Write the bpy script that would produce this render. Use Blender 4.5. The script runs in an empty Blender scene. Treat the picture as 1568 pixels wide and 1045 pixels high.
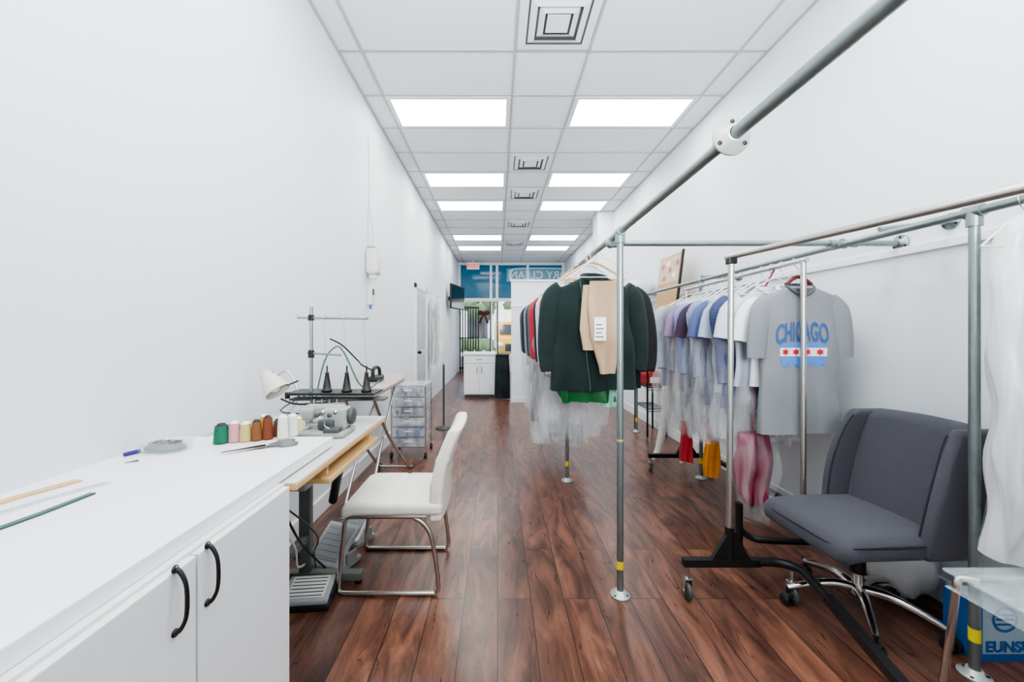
import bpy, bmesh, math, random
from mathutils import Vector, Matrix
random.seed(7)
sc=bpy.context.scene
sc.view_settings.view_transform='AgX'
try: sc.view_settings.look='AgX - Medium High Contrast'
except Exception: pass
sc.view_settings.exposure=1.0
PI=math.pi
# ------------------------------------------------------------ materials
def lin(c):
    return tuple(((v/255)/12.92 if v/255<=.04045 else ((v/255+.055)/1.055)**2.4) for v in c[:3])+(1,)
def M(name,col,rough=.5,metal=0,var=.06,ns=25,bump=0,bs=60,coat=0,sheen=0,spec=.5):
    m=bpy.data.materials.new(name); m.use_nodes=True; nt=m.node_tree; b=nt.nodes['Principled BSDF']
    c=lin(col)
    tc=nt.nodes.new('ShaderNodeTexCoord'); no=nt.nodes.new('ShaderNodeTexNoise'); no.inputs['Scale'].default_value=ns; no.inputs['Detail'].default_value=3
    nt.links.new(tc.outputs['Object'],no.inputs['Vector'])
    mx=nt.nodes.new('ShaderNodeMix'); mx.data_type='RGBA'
    mx.inputs[6].default_value=tuple(max(0,v*(1-var)) for v in c[:3])+(1,); mx.inputs[7].default_value=tuple(min(1,v*(1+var)) for v in c[:3])+(1,)
    nt.links.new(no.outputs['Fac'],mx.inputs[0]); nt.links.new(mx.outputs[2],b.inputs['Base Color'])
    b.inputs['Roughness'].default_value=rough; b.inputs['Metallic'].default_value=metal
    b.inputs['Coat Weight'].default_value=coat; b.inputs['Sheen Weight'].default_value=sheen; b.inputs['Specular IOR Level'].default_value=spec
    if bump:
        n2=nt.nodes.new('ShaderNodeTexNoise'); n2.inputs['Scale'].default_value=bs; n2.inputs['Detail'].default_value=4
        nt.links.new(tc.outputs['Object'],n2.inputs['Vector'])
        bp=nt.nodes.new('ShaderNodeBump'); bp.inputs['Strength'].default_value=bump; bp.inputs['Distance'].default_value=.01
        nt.links.new(n2.outputs['Fac'],bp.inputs['Height']); nt.links.new(bp.outputs[0],b.inputs['Normal'])
    return m
def MT(name,col,alpha,rough=.15,bump=.6,bs=14,zs=.35,lo=.6,hi=1.5):
    """thin clear/white plastic"""
    m=bpy.data.materials.new(name); m.use_nodes=True; nt=m.node_tree; b=nt.nodes['Principled BSDF']; out=nt.nodes['Material Output']
    b.inputs['Base Color'].default_value=lin(col); b.inputs['Roughness'].default_value=rough
    tr=nt.nodes.new('ShaderNodeBsdfTransparent'); mx=nt.nodes.new('ShaderNodeMixShader')
    tc=nt.nodes.new('ShaderNodeTexCoord'); no=nt.nodes.new('ShaderNodeTexNoise'); no.inputs['Scale'].default_value=bs; no.inputs['Detail'].default_value=2; no.inputs['Distortion'].default_value=.8
    mp=nt.nodes.new('ShaderNodeMapping'); mp.inputs['Scale'].default_value=(1,1,zs)
    nt.links.new(tc.outputs['Object'],mp.inputs[0]); nt.links.new(mp.outputs[0],no.inputs['Vector'])
    mr=nt.nodes.new('ShaderNodeMapRange'); mr.inputs[1].default_value=.35; mr.inputs[2].default_value=.7; mr.inputs[3].default_value=max(0,alpha*lo); mr.inputs[4].default_value=min(1,alpha*hi)
    nt.links.new(no.outputs['Fac'],mr.inputs[0]); nt.links.new(mr.outputs[0],mx.inputs[0])
    bp=nt.nodes.new('ShaderNodeBump'); bp.inputs['Strength'].default_value=bump; bp.inputs['Distance'].default_value=.02
    nt.links.new(no.outputs['Fac'],bp.inputs['Height']); nt.links.new(bp.outputs[0],b.inputs['Normal'])
    nt.links.new(tr.outputs[0],mx.inputs[1]); nt.links.new(b.outputs[0],mx.inputs[2]); nt.links.new(mx.outputs[0],out.inputs[0])
    return m
def ME(name,col,st):
    m=bpy.data.materials.new(name); m.use_nodes=True; nt=m.node_tree; b=nt.nodes['Principled BSDF']
    b.inputs['Base Color'].default_value=lin(col); b.inputs['Emission Color'].default_value=lin(col); b.inputs['Emission Strength'].default_value=st
    return m

wall_m=M('wall_paint',(225,230,235),.55,var=.012,ns=2,bump=.05,bs=150)
ceil_m=M('ceiling_tile',(228,232,234),.85,var=.03,ns=90,bump=.25,bs=160)
grid_m=M('ceiling_grid_metal',(172,176,178),.5,var=.02)
trim_m=M('white_trim',(232,234,236),.35,var=.015)
lam_m=M('white_laminate',(234,236,239),.32,var=.01)
cab_m=M('cabinet_white',(220,221,223),.4,var=.012)
galv=M('galvanised_steel',(136,147,145),.38,.85,var=.14,ns=35)
chrome=M('chrome',(205,203,200),.16,1,var=.03)
nick=M('brushed_chrome',(205,202,198),.24,1,var=.04)
rail=M('satin_chrome_rail',(190,188,184),.36,1,var=.04)
black=M('black_metal',(22,22,24),.4,.2)
blkpl=M('black_plastic',(25,25,27),.5)
rub=M('grey_rubber',(70,70,73),.6)
wht=M('white_plastic',(232,232,228),.35,var=.02)
iv=M('ivory_leather',(232,229,218),.38,var=.02,bump=.12,bs=120)
gray=M('grey_fabric',(68,68,76),.9,var=.2,ns=160,bump=.3,bs=400,sheen=.1)
grey_pl=M('grey_plastic',(150,153,156),.45)
dgrey=M('dark_grey',(70,74,74),.5)
yel=M('yellow_tape',(230,205,40),.5)
wood=M('light_wood',(205,168,118),.5,var=.1,ns=12)
brd=M('cardboard',(196,158,118),.8,var=.08)
paper=M('paper_white',(240,240,238),.7,var=.02)
red=M('red_print',(200,30,45),.6)
blue=M('blue_plastic',(30,100,190),.4)
plast=MT('clear_garment_plastic',(235,238,242),.20,.12,.6,14,.15,.4,1.8)
plast2=MT('cloudy_plastic',(232,234,237),.7,.25,.5,11,.12,.7,1.3)
plast3=MT('loose_clear_plastic',(236,238,240),.32,.12,.6,16,.2,.3,1.8)
plast4=MT('thin_clear_plastic',(236,238,240),.12,.1,.6,16,.2,.2,2.2)
acry=MT('clear_acrylic',(215,225,228),.22,.05,0)
bin_m=MT('clear_drawer_plastic',(205,212,220),.5,.15,.1)
panel=ME('light_panel_emit',(250,250,246),7.0)

# floor
def floor_mat():
    m=bpy.data.materials.new('hickory_laminate'); m.use_nodes=True; nt=m.node_tree; b=nt.nodes['Principled BSDF']; L=nt.links.new
    g=nt.nodes.new('ShaderNodeNewGeometry'); s=nt.nodes.new('ShaderNodeSeparateXYZ'); L(g.outputs['Position'],s.inputs[0])
    c=nt.nodes.new('ShaderNodeCombineXYZ'); L(s.outputs['Y'],c.inputs['X']); L(s.outputs['X'],c.inputs['Y'])
    br=nt.nodes.new('ShaderNodeTexBrick'); br.offset=.37; br.inputs['Color1'].default_value=(0,0,0,1); br.inputs['Color2'].default_value=(1,1,1,1); br.inputs['Mortar'].default_value=(.5,.5,.5,1)
    br.inputs['Scale'].default_value=1; br.inputs['Mortar Size'].default_value=.0024; br.inputs['Mortar Smooth'].default_value=.2; br.inputs['Brick Width'].default_value=1.22; br.inputs['Row Height'].default_value=.165
    L(c.outputs[0],br.inputs['Vector'])
    def math_(op,a,bv):
        n=nt.nodes.new('ShaderNodeMath'); n.operation=op
        for i,v in enumerate((a,bv)):
            if isinstance(v,(int,float)): n.inputs[i].default_value=v
            else: L(v,n.inputs[i])
        return n.outputs[0]
    r=br.outputs['Color']
    sx=math_('ADD',math_('MULTIPLY',s.outputs['X'],8.0),math_('MULTIPLY',r,37.0))
    sy=math_('ADD',math_('MULTIPLY',s.outputs['Y'],1.7),math_('MULTIPLY',r,53.0))
    cv=nt.nodes.new('ShaderNodeCombineXYZ'); L(sx,cv.inputs[0]); L(sy,cv.inputs[1])
    n1=nt.nodes.new('ShaderNodeTexNoise'); n1.inputs['Scale'].default_value=1.1; n1.inputs['Detail'].default_value=6; n1.inputs['Roughness'].default_value=.58; n1.inputs['Distortion'].default_value=1.6
    L(cv.outputs[0],n1.inputs['Vector'])
    cr=nt.nodes.new('ShaderNodeValToRGB'); e=cr.color_ramp.elements
    e[0].position=.26; e[0].color=lin((50,32,26)); e[1].position=.80; e[1].color=lin((152,108,84))
    for p,cc in ((.40,(80,51,41)),(.52,(104,68,54)),(.66,(126,84,66))):
        x=e.new(p); x.color=lin(cc)
    L(n1.outputs['Fac'],cr.inputs[0])
    cv2=nt.nodes.new('ShaderNodeCombineXYZ'); L(math_('ADD',math_('MULTIPLY',s.outputs['X'],85.0),math_('MULTIPLY',n1.outputs['Fac'],12.0)),cv2.inputs[0]); L(math_('MULTIPLY',s.outputs['Y'],4.5),cv2.inputs[1])
    n2=nt.nodes.new('ShaderNodeTexNoise'); n2.inputs['Scale'].default_value=1; n2.inputs['Detail'].default_value=4; L(cv2.outputs[0],n2.inputs['Vector'])
    mr=nt.nodes.new('ShaderNodeMapRange'); mr.inputs[1].default_value=.3; mr.inputs[2].default_value=.7; mr.inputs[3].default_value=.74; mr.inputs[4].default_value=1.18; L(n2.outputs['Fac'],mr.inputs[0])
    tone=math_('ADD',math_('MULTIPLY',r,.5),.75)
    f=math_('MULTIPLY',mr.outputs[0],tone)
    vm=nt.nodes.new('ShaderNodeVectorMath'); vm.operation='SCALE'; L(cr.outputs[0],vm.inputs[0]); L(f,vm.inputs['Scale'])
    mx=nt.nodes.new('ShaderNodeMix'); mx.data_type='RGBA'; L(br.outputs['Fac'],mx.inputs[0]); L(vm.outputs[0],mx.inputs[6]); mx.inputs[7].default_value=lin((26,15,12))
    L(mx.outputs[2],b.inputs['Base Color'])
    rr=math_('ADD',math_('MULTIPLY',n2.outputs['Fac'],.16),.22); L(rr,b.inputs['Roughness'])
    bp=nt.nodes.new('ShaderNodeBump'); bp.inputs['Strength'].default_value=.25; bp.inputs['Distance'].default_value=.002
    h=math_('SUBTRACT',n1.outputs['Fac'],math_('MULTIPLY',br.outputs['Fac'],1.5)); L(h,bp.inputs['Height']); L(bp.outputs[0],b.inputs['Normal'])
    b.inputs['Coat Weight'].default_value=.1; b.inputs['Coat Roughness'].default_value=.18
    return m
floor_m=floor_mat()

# ------------------------------------------------------------ mesh builder
class MB:
    def __init__(s): s.v=[];s.f=[];s.mi=[];s.sm=[];s.mats=[]
    def m(s,mat):
        if mat not in s.mats: s.mats.append(mat)
        return s.mats.index(mat)
    def add(s,vs,fs,mat,smooth=False):
        o=len(s.v); k=s.m(mat); s.v+= [tuple(v) for v in vs]
        for f in fs: s.f.append([o+i for i in f]); s.mi.append(k); s.sm.append(smooth)
    def quad(s,a,b,c,d,mat): s.add([a,b,c,d],[(0,1,2,3)],mat)
    def box(s,x0,x1,y0,y1,z0,z1,mat,r=.0,fn=None,nm=1):
        if x0>x1:x0,x1=x1,x0
        if y0>y1:y0,y1=y1,y0
        if z0>z1:z0,z1=z1,z0
        h=((x1-x0)/2,(y1-y0)/2,(z1-z0)/2); c=((x1+x0)/2,(y1+y0)/2,(z1+z0)/2)
        r=min(r,min(h)*.98)
        if r<=0 and not fn and nm==1:
            V=[(x,y,z) for z in(z0,z1) for y in (y0,y1) for x in (x0,x1)]
            s.add(V,[(0,2,3,1),(4,5,7,6),(0,1,5,4),(2,6,7,3),(0,4,6,2),(1,3,7,5)],mat); return
        nc=3 if r>.012 else (2 if r>.004 else 1)
        def ax(H):
            if r<=0: return [-H+2*H*i/nm for i in range(nm+1)]
            co=[r*math.tan(PI/4*(1-i/nc)) for i in range(nc)]
            lo=[-(H-r)-q for q in co]; mid=[-(H-r)+2*(H-r)*i/nm for i in range(nm+1)]
            return lo+mid+[-q for q in reversed(lo)]
        A=[ax(H) for H in h]; vid={}; V=[]; F=[]
        def P(i,j,k):
            key=(i,j,k)
            if key not in vid:
                p=[A[0][i],A[1][j],A[2][k]]
                if r>0:
                    inn=[max(-(h[t]-r),min(h[t]-r,p[t])) for t in range(3)]
                    d=Vector([p[t]-inn[t] for t in range(3)])
                    if d.length>1e-9: d=d.normalized()*r
                    p=[inn[t]+d[t] for t in range(3)]
                p=[p[t]+c[t] for t in range(3)]
                if fn: p=fn(*p)
                vid[key]=len(V); V.append(tuple(p))
            return vid[key]
        n=[len(a)-1 for a in A]
        for i in range(n[0]):
            for j in range(n[1]):
                F.append((P(i,j,0),P(i,j+1,0),P(i+1,j+1,0),P(i+1,j,0))); K=n[2]
                F.append((P(i,j,K),P(i+1,j,K),P(i+1,j+1,K),P(i,j+1,K)))
        for i in range(n[0]):
            for k in range(n[2]):
                F.append((P(i,0,k),P(i+1,0,k),P(i+1,0,k+1),P(i,0,k+1))); J=n[1]
                F.append((P(i,J,k),P(i,J,k+1),P(i+1,J,k+1),P(i+1,J,k)))
        for j in range(n[1]):
            for k in range(n[2]):
                F.append((P(0,j,k),P(0,j,k+1),P(0,j+1,k+1),P(0,j+1,k))); I=n[0]
                F.append((P(I,j,k),P(I,j+1,k),P(I,j+1,k+1),P(I,j,k+1)))
        s.add(V,F,mat,r>.004)
    def tube(s,pts,r,mat,n=12,sm=0,flat=1,cap=True,closed=False):
        P=[Vector(p) for p in pts]; R=list(r) if isinstance(r,(list,tuple)) else [r]*len(P)
        if sm and len(P)>2:
            Q=[];RR=[];L=len(P)
            rng=range(L) if closed else range(L-1)
            for i in rng:
                if closed: a,b,c,d=P[i-1],P[i],P[(i+1)%L],P[(i+2)%L]
                else: a,b,c,d=P[max(i-1,0)],P[i],P[i+1],P[min(i+2,L-1)]
                for k in range(sm):
                    t=k/sm
                    Q.append(.5*((2*b)+(c-a)*t+(2*a-5*b+4*c-d)*t*t+(3*b-a-3*c+d)*t**3)); RR.append(R[i]*(1-t)+R[(i+1)%L]*t)
            if not closed: Q.append(P[-1]); RR.append(R[-1])
            P=Q;R=RR
        V=[];F=[];L=len(P); up=None
        for i in range(L):
            if closed: t=(P[(i+1)%L]-P[i-1])
            else: t=(P[min(i+1,L-1)]-P[max(i-1,0)])
            t=t.normalized() if t.length>1e-9 else Vector((0,0,1))
            if up is None:
                up=Vector((0,0,1)) if abs(t.z)<.9 else Vector((0,1,0))
            a=(up-t*up.dot(t)); 
            if a.length<1e-6: a=t.orthogonal()
            a.normalize(); b=t.cross(a); up=a
            for k in range(n):
                q=P[i]+(a*math.cos(2*PI*k/n)+b*math.sin(2*PI*k/n))*R[i]
                V.append((q.x,P[i].y+(q.y-P[i].y)*flat,q.z))
        for i in range(L if closed else L-1):
            j=(i+1)%L
            for k in range(n):
                F.append((i*n+k,i*n+(k+1)%n,j*n+(k+1)%n,j*n+k))
        s.add(V,F,mat,True)
        if cap and not closed:
            s.add(V[:n],[tuple(reversed(range(n)))],mat); s.add(V[-n:],[tuple(range(n))],mat)
    def cyl(s,a,b,r,mat,n=20,r2=None): s.tube([a,b],[r,r if r2 is None else r2],mat,n)
    def lathe(s,c,prof,mat,n=24,axis='z'):
        V=[];F=[]
        for (r,z) in prof:
            for k in range(n):
                a=2*PI*k/n; x,y=r*math.cos(a),r*math.sin(a)
                if axis=='z': V.append((c[0]+x,c[1]+y,c[2]+z))
                elif axis=='y': V.append((c[0]+x,c[1]+z,c[2]+y))
                else: V.append((c[0]+z,c[1]+x,c[2]+y))
        for i in range(len(prof)-1):
            for k in range(n): F.append((i*n+k,i*n+(k+1)%n,(i+1)*n+(k+1)%n,(i+1)*n+k))
        s.add(V,F,mat,True)
    def ball(s,c,r,mat,sq=(1,1,1),n=16,fn=None):
        V=[];F=[]
        for i in range(n+1):
            th=PI*i/n
            for k in range(2*n):
                a=PI*k/n; d=(math.sin(th)*math.cos(a),math.sin(th)*math.sin(a),math.cos(th))
                rr=r*(fn(*d) if fn else 1)
                V.append((c[0]+d[0]*rr*sq[0],c[1]+d[1]*rr*sq[1],c[2]+d[2]*rr*sq[2]))
        for i in range(n):
            for k in range(2*n): F.append((i*2*n+k,(i+1)*2*n+k,(i+1)*2*n+(k+1)%(2*n),i*2*n+(k+1)%(2*n)))
        s.add(V,F,mat,True)
    def text(s,txt,size,mat,fn,ext=.0008,space=1,bold=.0):
        cu=bpy.data.curves.new('t','FONT'); cu.body=txt; cu.size=size; cu.extrude=ext; cu.align_x='CENTER'; cu.space_character=space; cu.offset=bold
        o=bpy.data.objects.new('t',cu); sc.collection.objects.link(o); dg=bpy.context.evaluated_depsgraph_get(); dg.update()
        me=bpy.data.meshes.new_from_object(o.evaluated_get(dg))
        bm=bmesh.new(); bm.from_mesh(me); bmesh.ops.triangulate(bm,faces=bm.faces); bm.to_mesh(me); bm.free()
        s.add([fn(*v.co) for v in me.vertices],[tuple(p.vertices) for p in me.polygons],mat)
        bpy.data.objects.remove(o); bpy.data.meshes.remove(me)
    def done(s,name,loc=(0,0,0),rot=0,world=True,weld=True):
        """world=True: verts are in world coordinates, origin moved to loc"""
        me=bpy.data.meshes.new(name); R=Matrix.Rotation(rot,4,'Z')
        if world and loc==(0,0,0):
            xs=[v[0] for v in s.v];ys=[v[1] for v in s.v];zs=[v[2] for v in s.v]
            loc=((min(xs)+max(xs))/2,(min(ys)+max(ys))/2,min(zs))
        vs=[(v[0]-loc[0],v[1]-loc[1],v[2]-loc[2]) for v in s.v] if world else s.v
        me.from_pydata(vs,[],s.f)
        for mt in s.mats: me.materials.append(mt)
        for p,k,q in zip(me.polygons,s.mi,s.sm): p.material_index=k; p.use_smooth=q
        me.update()
        o=bpy.data.objects.new(name,me); sc.collection.objects.link(o); o.location=loc; o.rotation_euler=(0,0,rot)
        return o

def interp(prof,z):
    # prof sorted descending z : (z,xl,xr,d)
    if z>=prof[0][0]: return prof[0][1:]
    for a,b in zip(prof,prof[1:]):
        if z>=b[0]:
            t=(a[0]-z)/(a[0]-b[0]); return tuple(a[i]*(1-t)+b[i]*t for i in (1,2,3))
    return prof[-1][1:]
class Cloth:
    def __init__(s,cx,cy,prof,amp=.01,k=30,ph=0,p=2.6,g0=.15):
        s.cx,s.cy,s.prof,s.amp,s.k,s.ph,s.p,s.g0=cx,cy,prof,amp,k,ph,p,g0
        s.zt=prof[0][0]; s.zb=prof[-1][0]
    def fold(s,x,z):
        t=(s.zt-z)/(s.zt-s.zb); g=s.g0+(1-s.g0)*t
        return s.amp*g*(math.sin(s.k*x+s.ph+1.5*math.sin(4*z+s.ph))+.5*math.sin(s.k*1.9*x+2*s.ph-3*z)) + s.amp*.5*math.sin(17*z+9*x+s.ph)
    def front(s,x,z):
        xl,xr,d=interp(s.prof,z); mid=(xl+xr)/2; hw=(xr-xl)/2; u=min(1,abs((x-s.cx-mid)/max(hw,1e-5)))
        return s.cy-d*(1-u**s.p)**(1/s.p)+s.fold(x-s.cx,z)
    def build(s,mb,mat,nu=26,nz=34,hem=.0,cap=True):
        V=[];F=[];N=2*nu
        for j in range(nz+1):
            z=s.zt+(s.zb-s.zt)*j/nz; xl,xr,d=interp(s.prof,z); mid=(xl+xr)/2; hw=(xr-xl)/2
            for i in range(N):
                a=2*PI*i/N; c,q=math.cos(a),math.sin(a); e=2/s.p
                x=mid+hw*math.copysign(abs(c)**e,c); y=d*math.copysign(abs(q)**e,q)
                zz=z+(hem*math.sin(9*x+s.ph) if j==nz else 0)
                V.append((s.cx+x,s.cy+y+s.fold(x,z),zz))
        for j in range(nz):
            for i in range(N): F.append((j*N+i,(j+1)*N+i,(j+1)*N+(i+1)%N,j*N+(i+1)%N))
        mb.add(V,F,mat,True)
        if cap: mb.add(V[:N],[tuple(range(N))],mat); mb.add(V[-N:],[tuple(reversed(range(N)))],mat)
def hanger(mb,x,y,ztop,w=.40,mat=None,hook=None,drop=.11,base=True,r=.0035):
    """hook over bar whose axis z=ztop"""
    hook=hook or chrome; mat=mat or wht
    mb.tube([(x+.018,y,ztop-.012),(x+.022,y,ztop+.012),(x,y,ztop+.026),(x-.02,y,ztop+.01),(x-.012,y,ztop-.02),(x,y,ztop-.035),(x,y,ztop-.06)],.0022,hook,6,sm=4)
    z=ztop-.055
    mb.tube([(x-w/2,y,z-drop),(x-w*.27,y,z-drop*.45),(x,y,z),(x+w*.27,y,z-drop*.45),(x+w/2,y,z-drop)],r,mat,6,sm=4)
    if base: mb.tube([(x-w/2,y,z-drop),(x+w/2,y,z-drop)],r*.8,mat,6)
def top_garment(name,x,y,zt,sw,L,mat,hw=None,sl='long',d=.05,amp=.01,ph=0,sleeve=None,k=26,cover=None,collar=None,hang=None,slx=.03,placket=None):
    """zt = collar height"""
    mb=MB(); hw=hw or sw*.98
    prof=[(zt,-.06,.06,d*.9),(zt-.03,-.10,.10,d),(zt-.085,-sw/2+.03,sw/2-.03,d),(zt-.13,-sw/2,sw/2,d),(zt-.25,-sw/2*.94,sw/2*.94,d*1.05),(zt-L*.6,-hw/2*.94,hw/2*.94,d*1.05),(zt-L,-hw/2,hw/2,d*1.15)]
    c=Cloth(x,y,prof,amp=amp,k=k,ph=ph); c.build(mb,mat,hem=.006)
    sm=sleeve or mat
    for sg in (-1,1):
        if sl=='long':
            mb.tube([(x+sg*(sw/2-.06),y,zt-.10),(x+sg*(sw/2+.0),y,zt-.16),(x+sg*(sw/2+slx),y-.01,zt-.34),(x+sg*(sw/2+slx*1.3),y-.015,zt-.52),(x+sg*(sw/2+slx),y-.03,zt-.62)],[.07,.075,.062,.052,.045],sm,14,sm=4,flat=.7)
        elif sl=='short':
            mb.tube([(x+sg*(sw/2-.07),y,zt-.105),(x+sg*(sw/2),y,zt-.17),(x+sg*(sw/2+.035),y,zt-.33)],[.065,.085,.085],sm,14,sm=4,flat=.5)
    cm=collar or mat
    mb.tube([(x-.075,y-.02,zt-.01),(x-.05,y-d-.012,zt-.035),(x,y-d-.02,zt-.07),(x+.05,y-d-.012,zt-.035),(x+.075,y-.02,zt-.01),(x+.04,y+d,zt+.015),(x-.04,y+d,zt+.015)],.011,cm,8,sm=4,closed=True)
    if cover:
        cp=[(zt+.03,-.05,.05,d*1.0),(zt-.05,-sw/2+.02,sw/2-.02,d*1.25),(zt-.13,-sw/2-.05,sw/2+.05,d*1.5),(zt-L,-sw/2-.06,sw/2+.06,d*1.6),(cover,-sw/2-.02,sw/2+.03,d*1.5)]
        Cloth(x,y,cp,amp=amp*1.6,k=22,ph=ph+2).build(mb,plast,hem=.02,cap=False)
    return mb,c

# ------------------------------------------------------------ room shell
XL,XR,ZC,YF,YB=-1.30,2.20,3.605,13.2,-1.6
def wallbox(name,*a,mat=wall_m):
    mb=MB(); mb.box(*a,mat); return mb.done(name)
wallbox('floor',XL-.1,XR+.1,YB-.1,YF+.1,-.1,0,mat=floor_m)
wallbox('ceiling',XL-.1,XR+.1,YB-.1,YF+.1,ZC+.006,ZC+.1,mat=ceil_m)
wallbox('wall_left',XL-.12,XL,YB-.1,YF+.1,0,ZC+.006)
wallbox('wall_right',XR,XR+.12,YB-.1,YF+.1,0,ZC+.006)
wallbox('wall_back',XL,XR,YB-.12,YB,0,ZC+.006)
wallbox('wall_pilaster',1.9,XR,7.55,7.95,0,ZC)
wallbox('baseboard_right',XR-.016,XR,YB,7.55,0,.12,mat=trim_m)
wallbox('baseboard_left',XL,XL+.016,1.25,6.2,0,.12,mat=trim_m)
mb=MB(); mb.box(.26,1.9,7.5,7.62,0,2.28,wall_m); mb.box(.24,1.9,7.47,7.65,2.28,2.31,trim_m); mb.box(.25,1.9,7.485,7.5,1.80,1.84,trim_m); mb.box(.26,1.9,7.484,7.5,0,.1,trim_m)
mb.done('wall_partition')
mb=MB(); mb.box(XR-.02,XR,.5,7.55,1.745,1.79,trim_m,.004); mb.done('trim_1')

GX=[-1.10,.14,.74,1.96]
GY=[3.83+.61*k for k in range(-9,16)]
mb=MB()
for x in GX: mb.box(x-.010,x+.010,YB,YF,ZC-.004,ZC+.006,grid_m)
for y in GY:
    if YB<y<YF: mb.box(XL,XR,y-.010,y+.010,ZC-.0035,ZC+.006,grid_m)
mb.box(XL,XL+.02,YB,YF,ZC-.005,ZC+.006,grid_m); mb.box(XR-.02,XR,YB,YF,ZC-.005,ZC+.006,grid_m)
mb.done('ceiling_grid')
frame_m=M('fixture_frame',(225,227,227),.4,var=.01)
for y0 in [3.83,5.66,6.88,9.32,10.54,1.39,-.44]:
    for x0 in (GX[0],GX[2]):
        x1=x0+1.22+(.02 if x0<0 else 0); y1=y0+.61; mb=MB(); f=.055; z=ZC-.005
        mb.box(x0+.012,x1-.012,y0+.012,y0+f,z-.004,z+.01,frame_m); mb.box(x0+.012,x1-.012,y1-f,y1-.012,z-.004,z+.01,frame_m)
        mb.box(x0+.012,x0+f,y0+f,y1-f,z-.004,z+.01,frame_m); mb.box(x1-f,x1-.012,y0+f,y1-f,z-.004,z+.01,frame_m)
        mb.box(x0+f,x1-f,y0+f,y1-f,z,z+.008,panel)
        mb.done('ceiling_light_panel')
ventw=M('vent_white',(226,228,229),.45,var=.02); ventd=M('vent_dark',(84,87,90),.7)
for y0 in [2.61,5.05,6.27,8.10,9.93]:
    cx,cy=(.14+.74)/2,y0+.305; mb=MB(); z=ZC-.004
    mb.box(cx-.25,cx+.25,cy-.25,cy+.25,z+.001,z+.004,ventd)
    for R0,R1,dz in ((.285,.222,.006),(.207,.160,.018),(.142,.100,.018),(.082,.0,.018)):
        def ring(R,zz): return [(cx-R,cy-R,zz),(cx+R,cy-R,zz),(cx+R,cy+R,zz),(cx-R,cy+R,zz)]
        if R1>0:
            V=ring(R0,z-.002)+ring(R1,z-dz)+ring(R1+.004,z-dz+.004)+ring(R0,z+.003)
            F=[]
            for a,b in ((0,1),(1,2),(2,3),(3,0)):
                for k in range(4): F.append((a*4+k,a*4+(k+1)%4,b*4+(k+1)%4,b*4+k))
            mb.add(V,F,ventw)
        else: mb.box(cx-R0,cx+R0,cy-R0,cy+R0,z-.018,z-.01,ventw)
    mb.done('ceiling_air_vent')

# ------------------------------------------------------------ storefront
alu=M('window_frame_white',(230,232,234),.4)
film=MT('blue_window_film',(52,112,140),.6,.08,0,3,1,.9,1.1)
for n_ in film.node_tree.nodes:
    if n_.type=='BSDF_TRANSPARENT': n_.inputs[0].default_value=(.14,.30,.38,1)
glass=MT('window_glass',(200,220,230),.06,.02,0)
dkf=M('door_frame_dark',(58,62,66),.4)
mb=MB()
for z0,z1 in ((0,.5),(2.33,2.43),(3.52,ZC)): mb.box(XL,XR,13.10,13.25,z0,z1,alu)
for x in (XL,-.26,-.06,.95,2.12): mb.box(x,x+.08,13.12,13.23,.5,ZC,alu)
mb.box(-.02,.02,13.11,13.12,.5,2.33,dkf); mb.box(-.26,-.22,13.11,13.12,.5,2.33,dkf)
mb.box(XL,XR,13.18,13.19,.5,2.33,glass)
mb.box(XL,XR,13.18,13.20,2.43,3.52,film)
mb.done('window_1')
lb=M('decal_pale_letters',(200,228,238),.5)
mb=MB(); mb.text('DRY CLEAN',.36,lb,lambda x,y,z:(1.35-x,13.165-z,3.08+y),bold=.004)
V=[];n=40
for k in range(n):
    a=2*PI*k/n; c_,s_=math.cos(a),math.sin(a)
    for rr in (1,.9): V.append((1.35+.98*rr*math.copysign(abs(c_)**.4,c_)+0,13.168,3.2+.24*(rr if rr==1 else .86)*math.copysign(abs(s_)**.4,s_)))
mb.add(V,[(2*k,2*((k+1)%n),2*((k+1)%n)+1,2*k+1) for k in range(n)],lb)
mb.box(.3,2.12,13.170,13.177,2.98,3.42,M('sign_film_pale',(96,146,170),.3,var=.05)); mb.done('dry_clean_sign')
mb=MB(); mb.box(-.98,-.58,12.6,12.64,3.30,3.52,wht,.006); mb.text('EXIT',.17,ME('exit_red',(225,30,40),.6),lambda x,y,z:(-.78+x,12.597-z,3.35+y),bold=.004); mb.cyl((-.78,12.62,3.51),(-.78,12.62,3.6),.012,wht); mb.done('exit_sign')
mb=MB(); rb=M('dark_red_ribbon',(80,14,24),.6)
for sg in (-1,1):
    mb.ball((-.46+sg*.1,13.14,1.95),.11,rb,(1,.3,.7),10); mb.tube([(-.46,13.14,1.92),(-.46+sg*.08,13.14,1.75),(-.46+sg*.14,13.14,1.6)],[.02,.035,.04],rb,8,sm=3,flat=.3)
mb.ball((-.46,13.13,1.95),.05,rb,n=8); mb.done('ribbon_bow')
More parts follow.
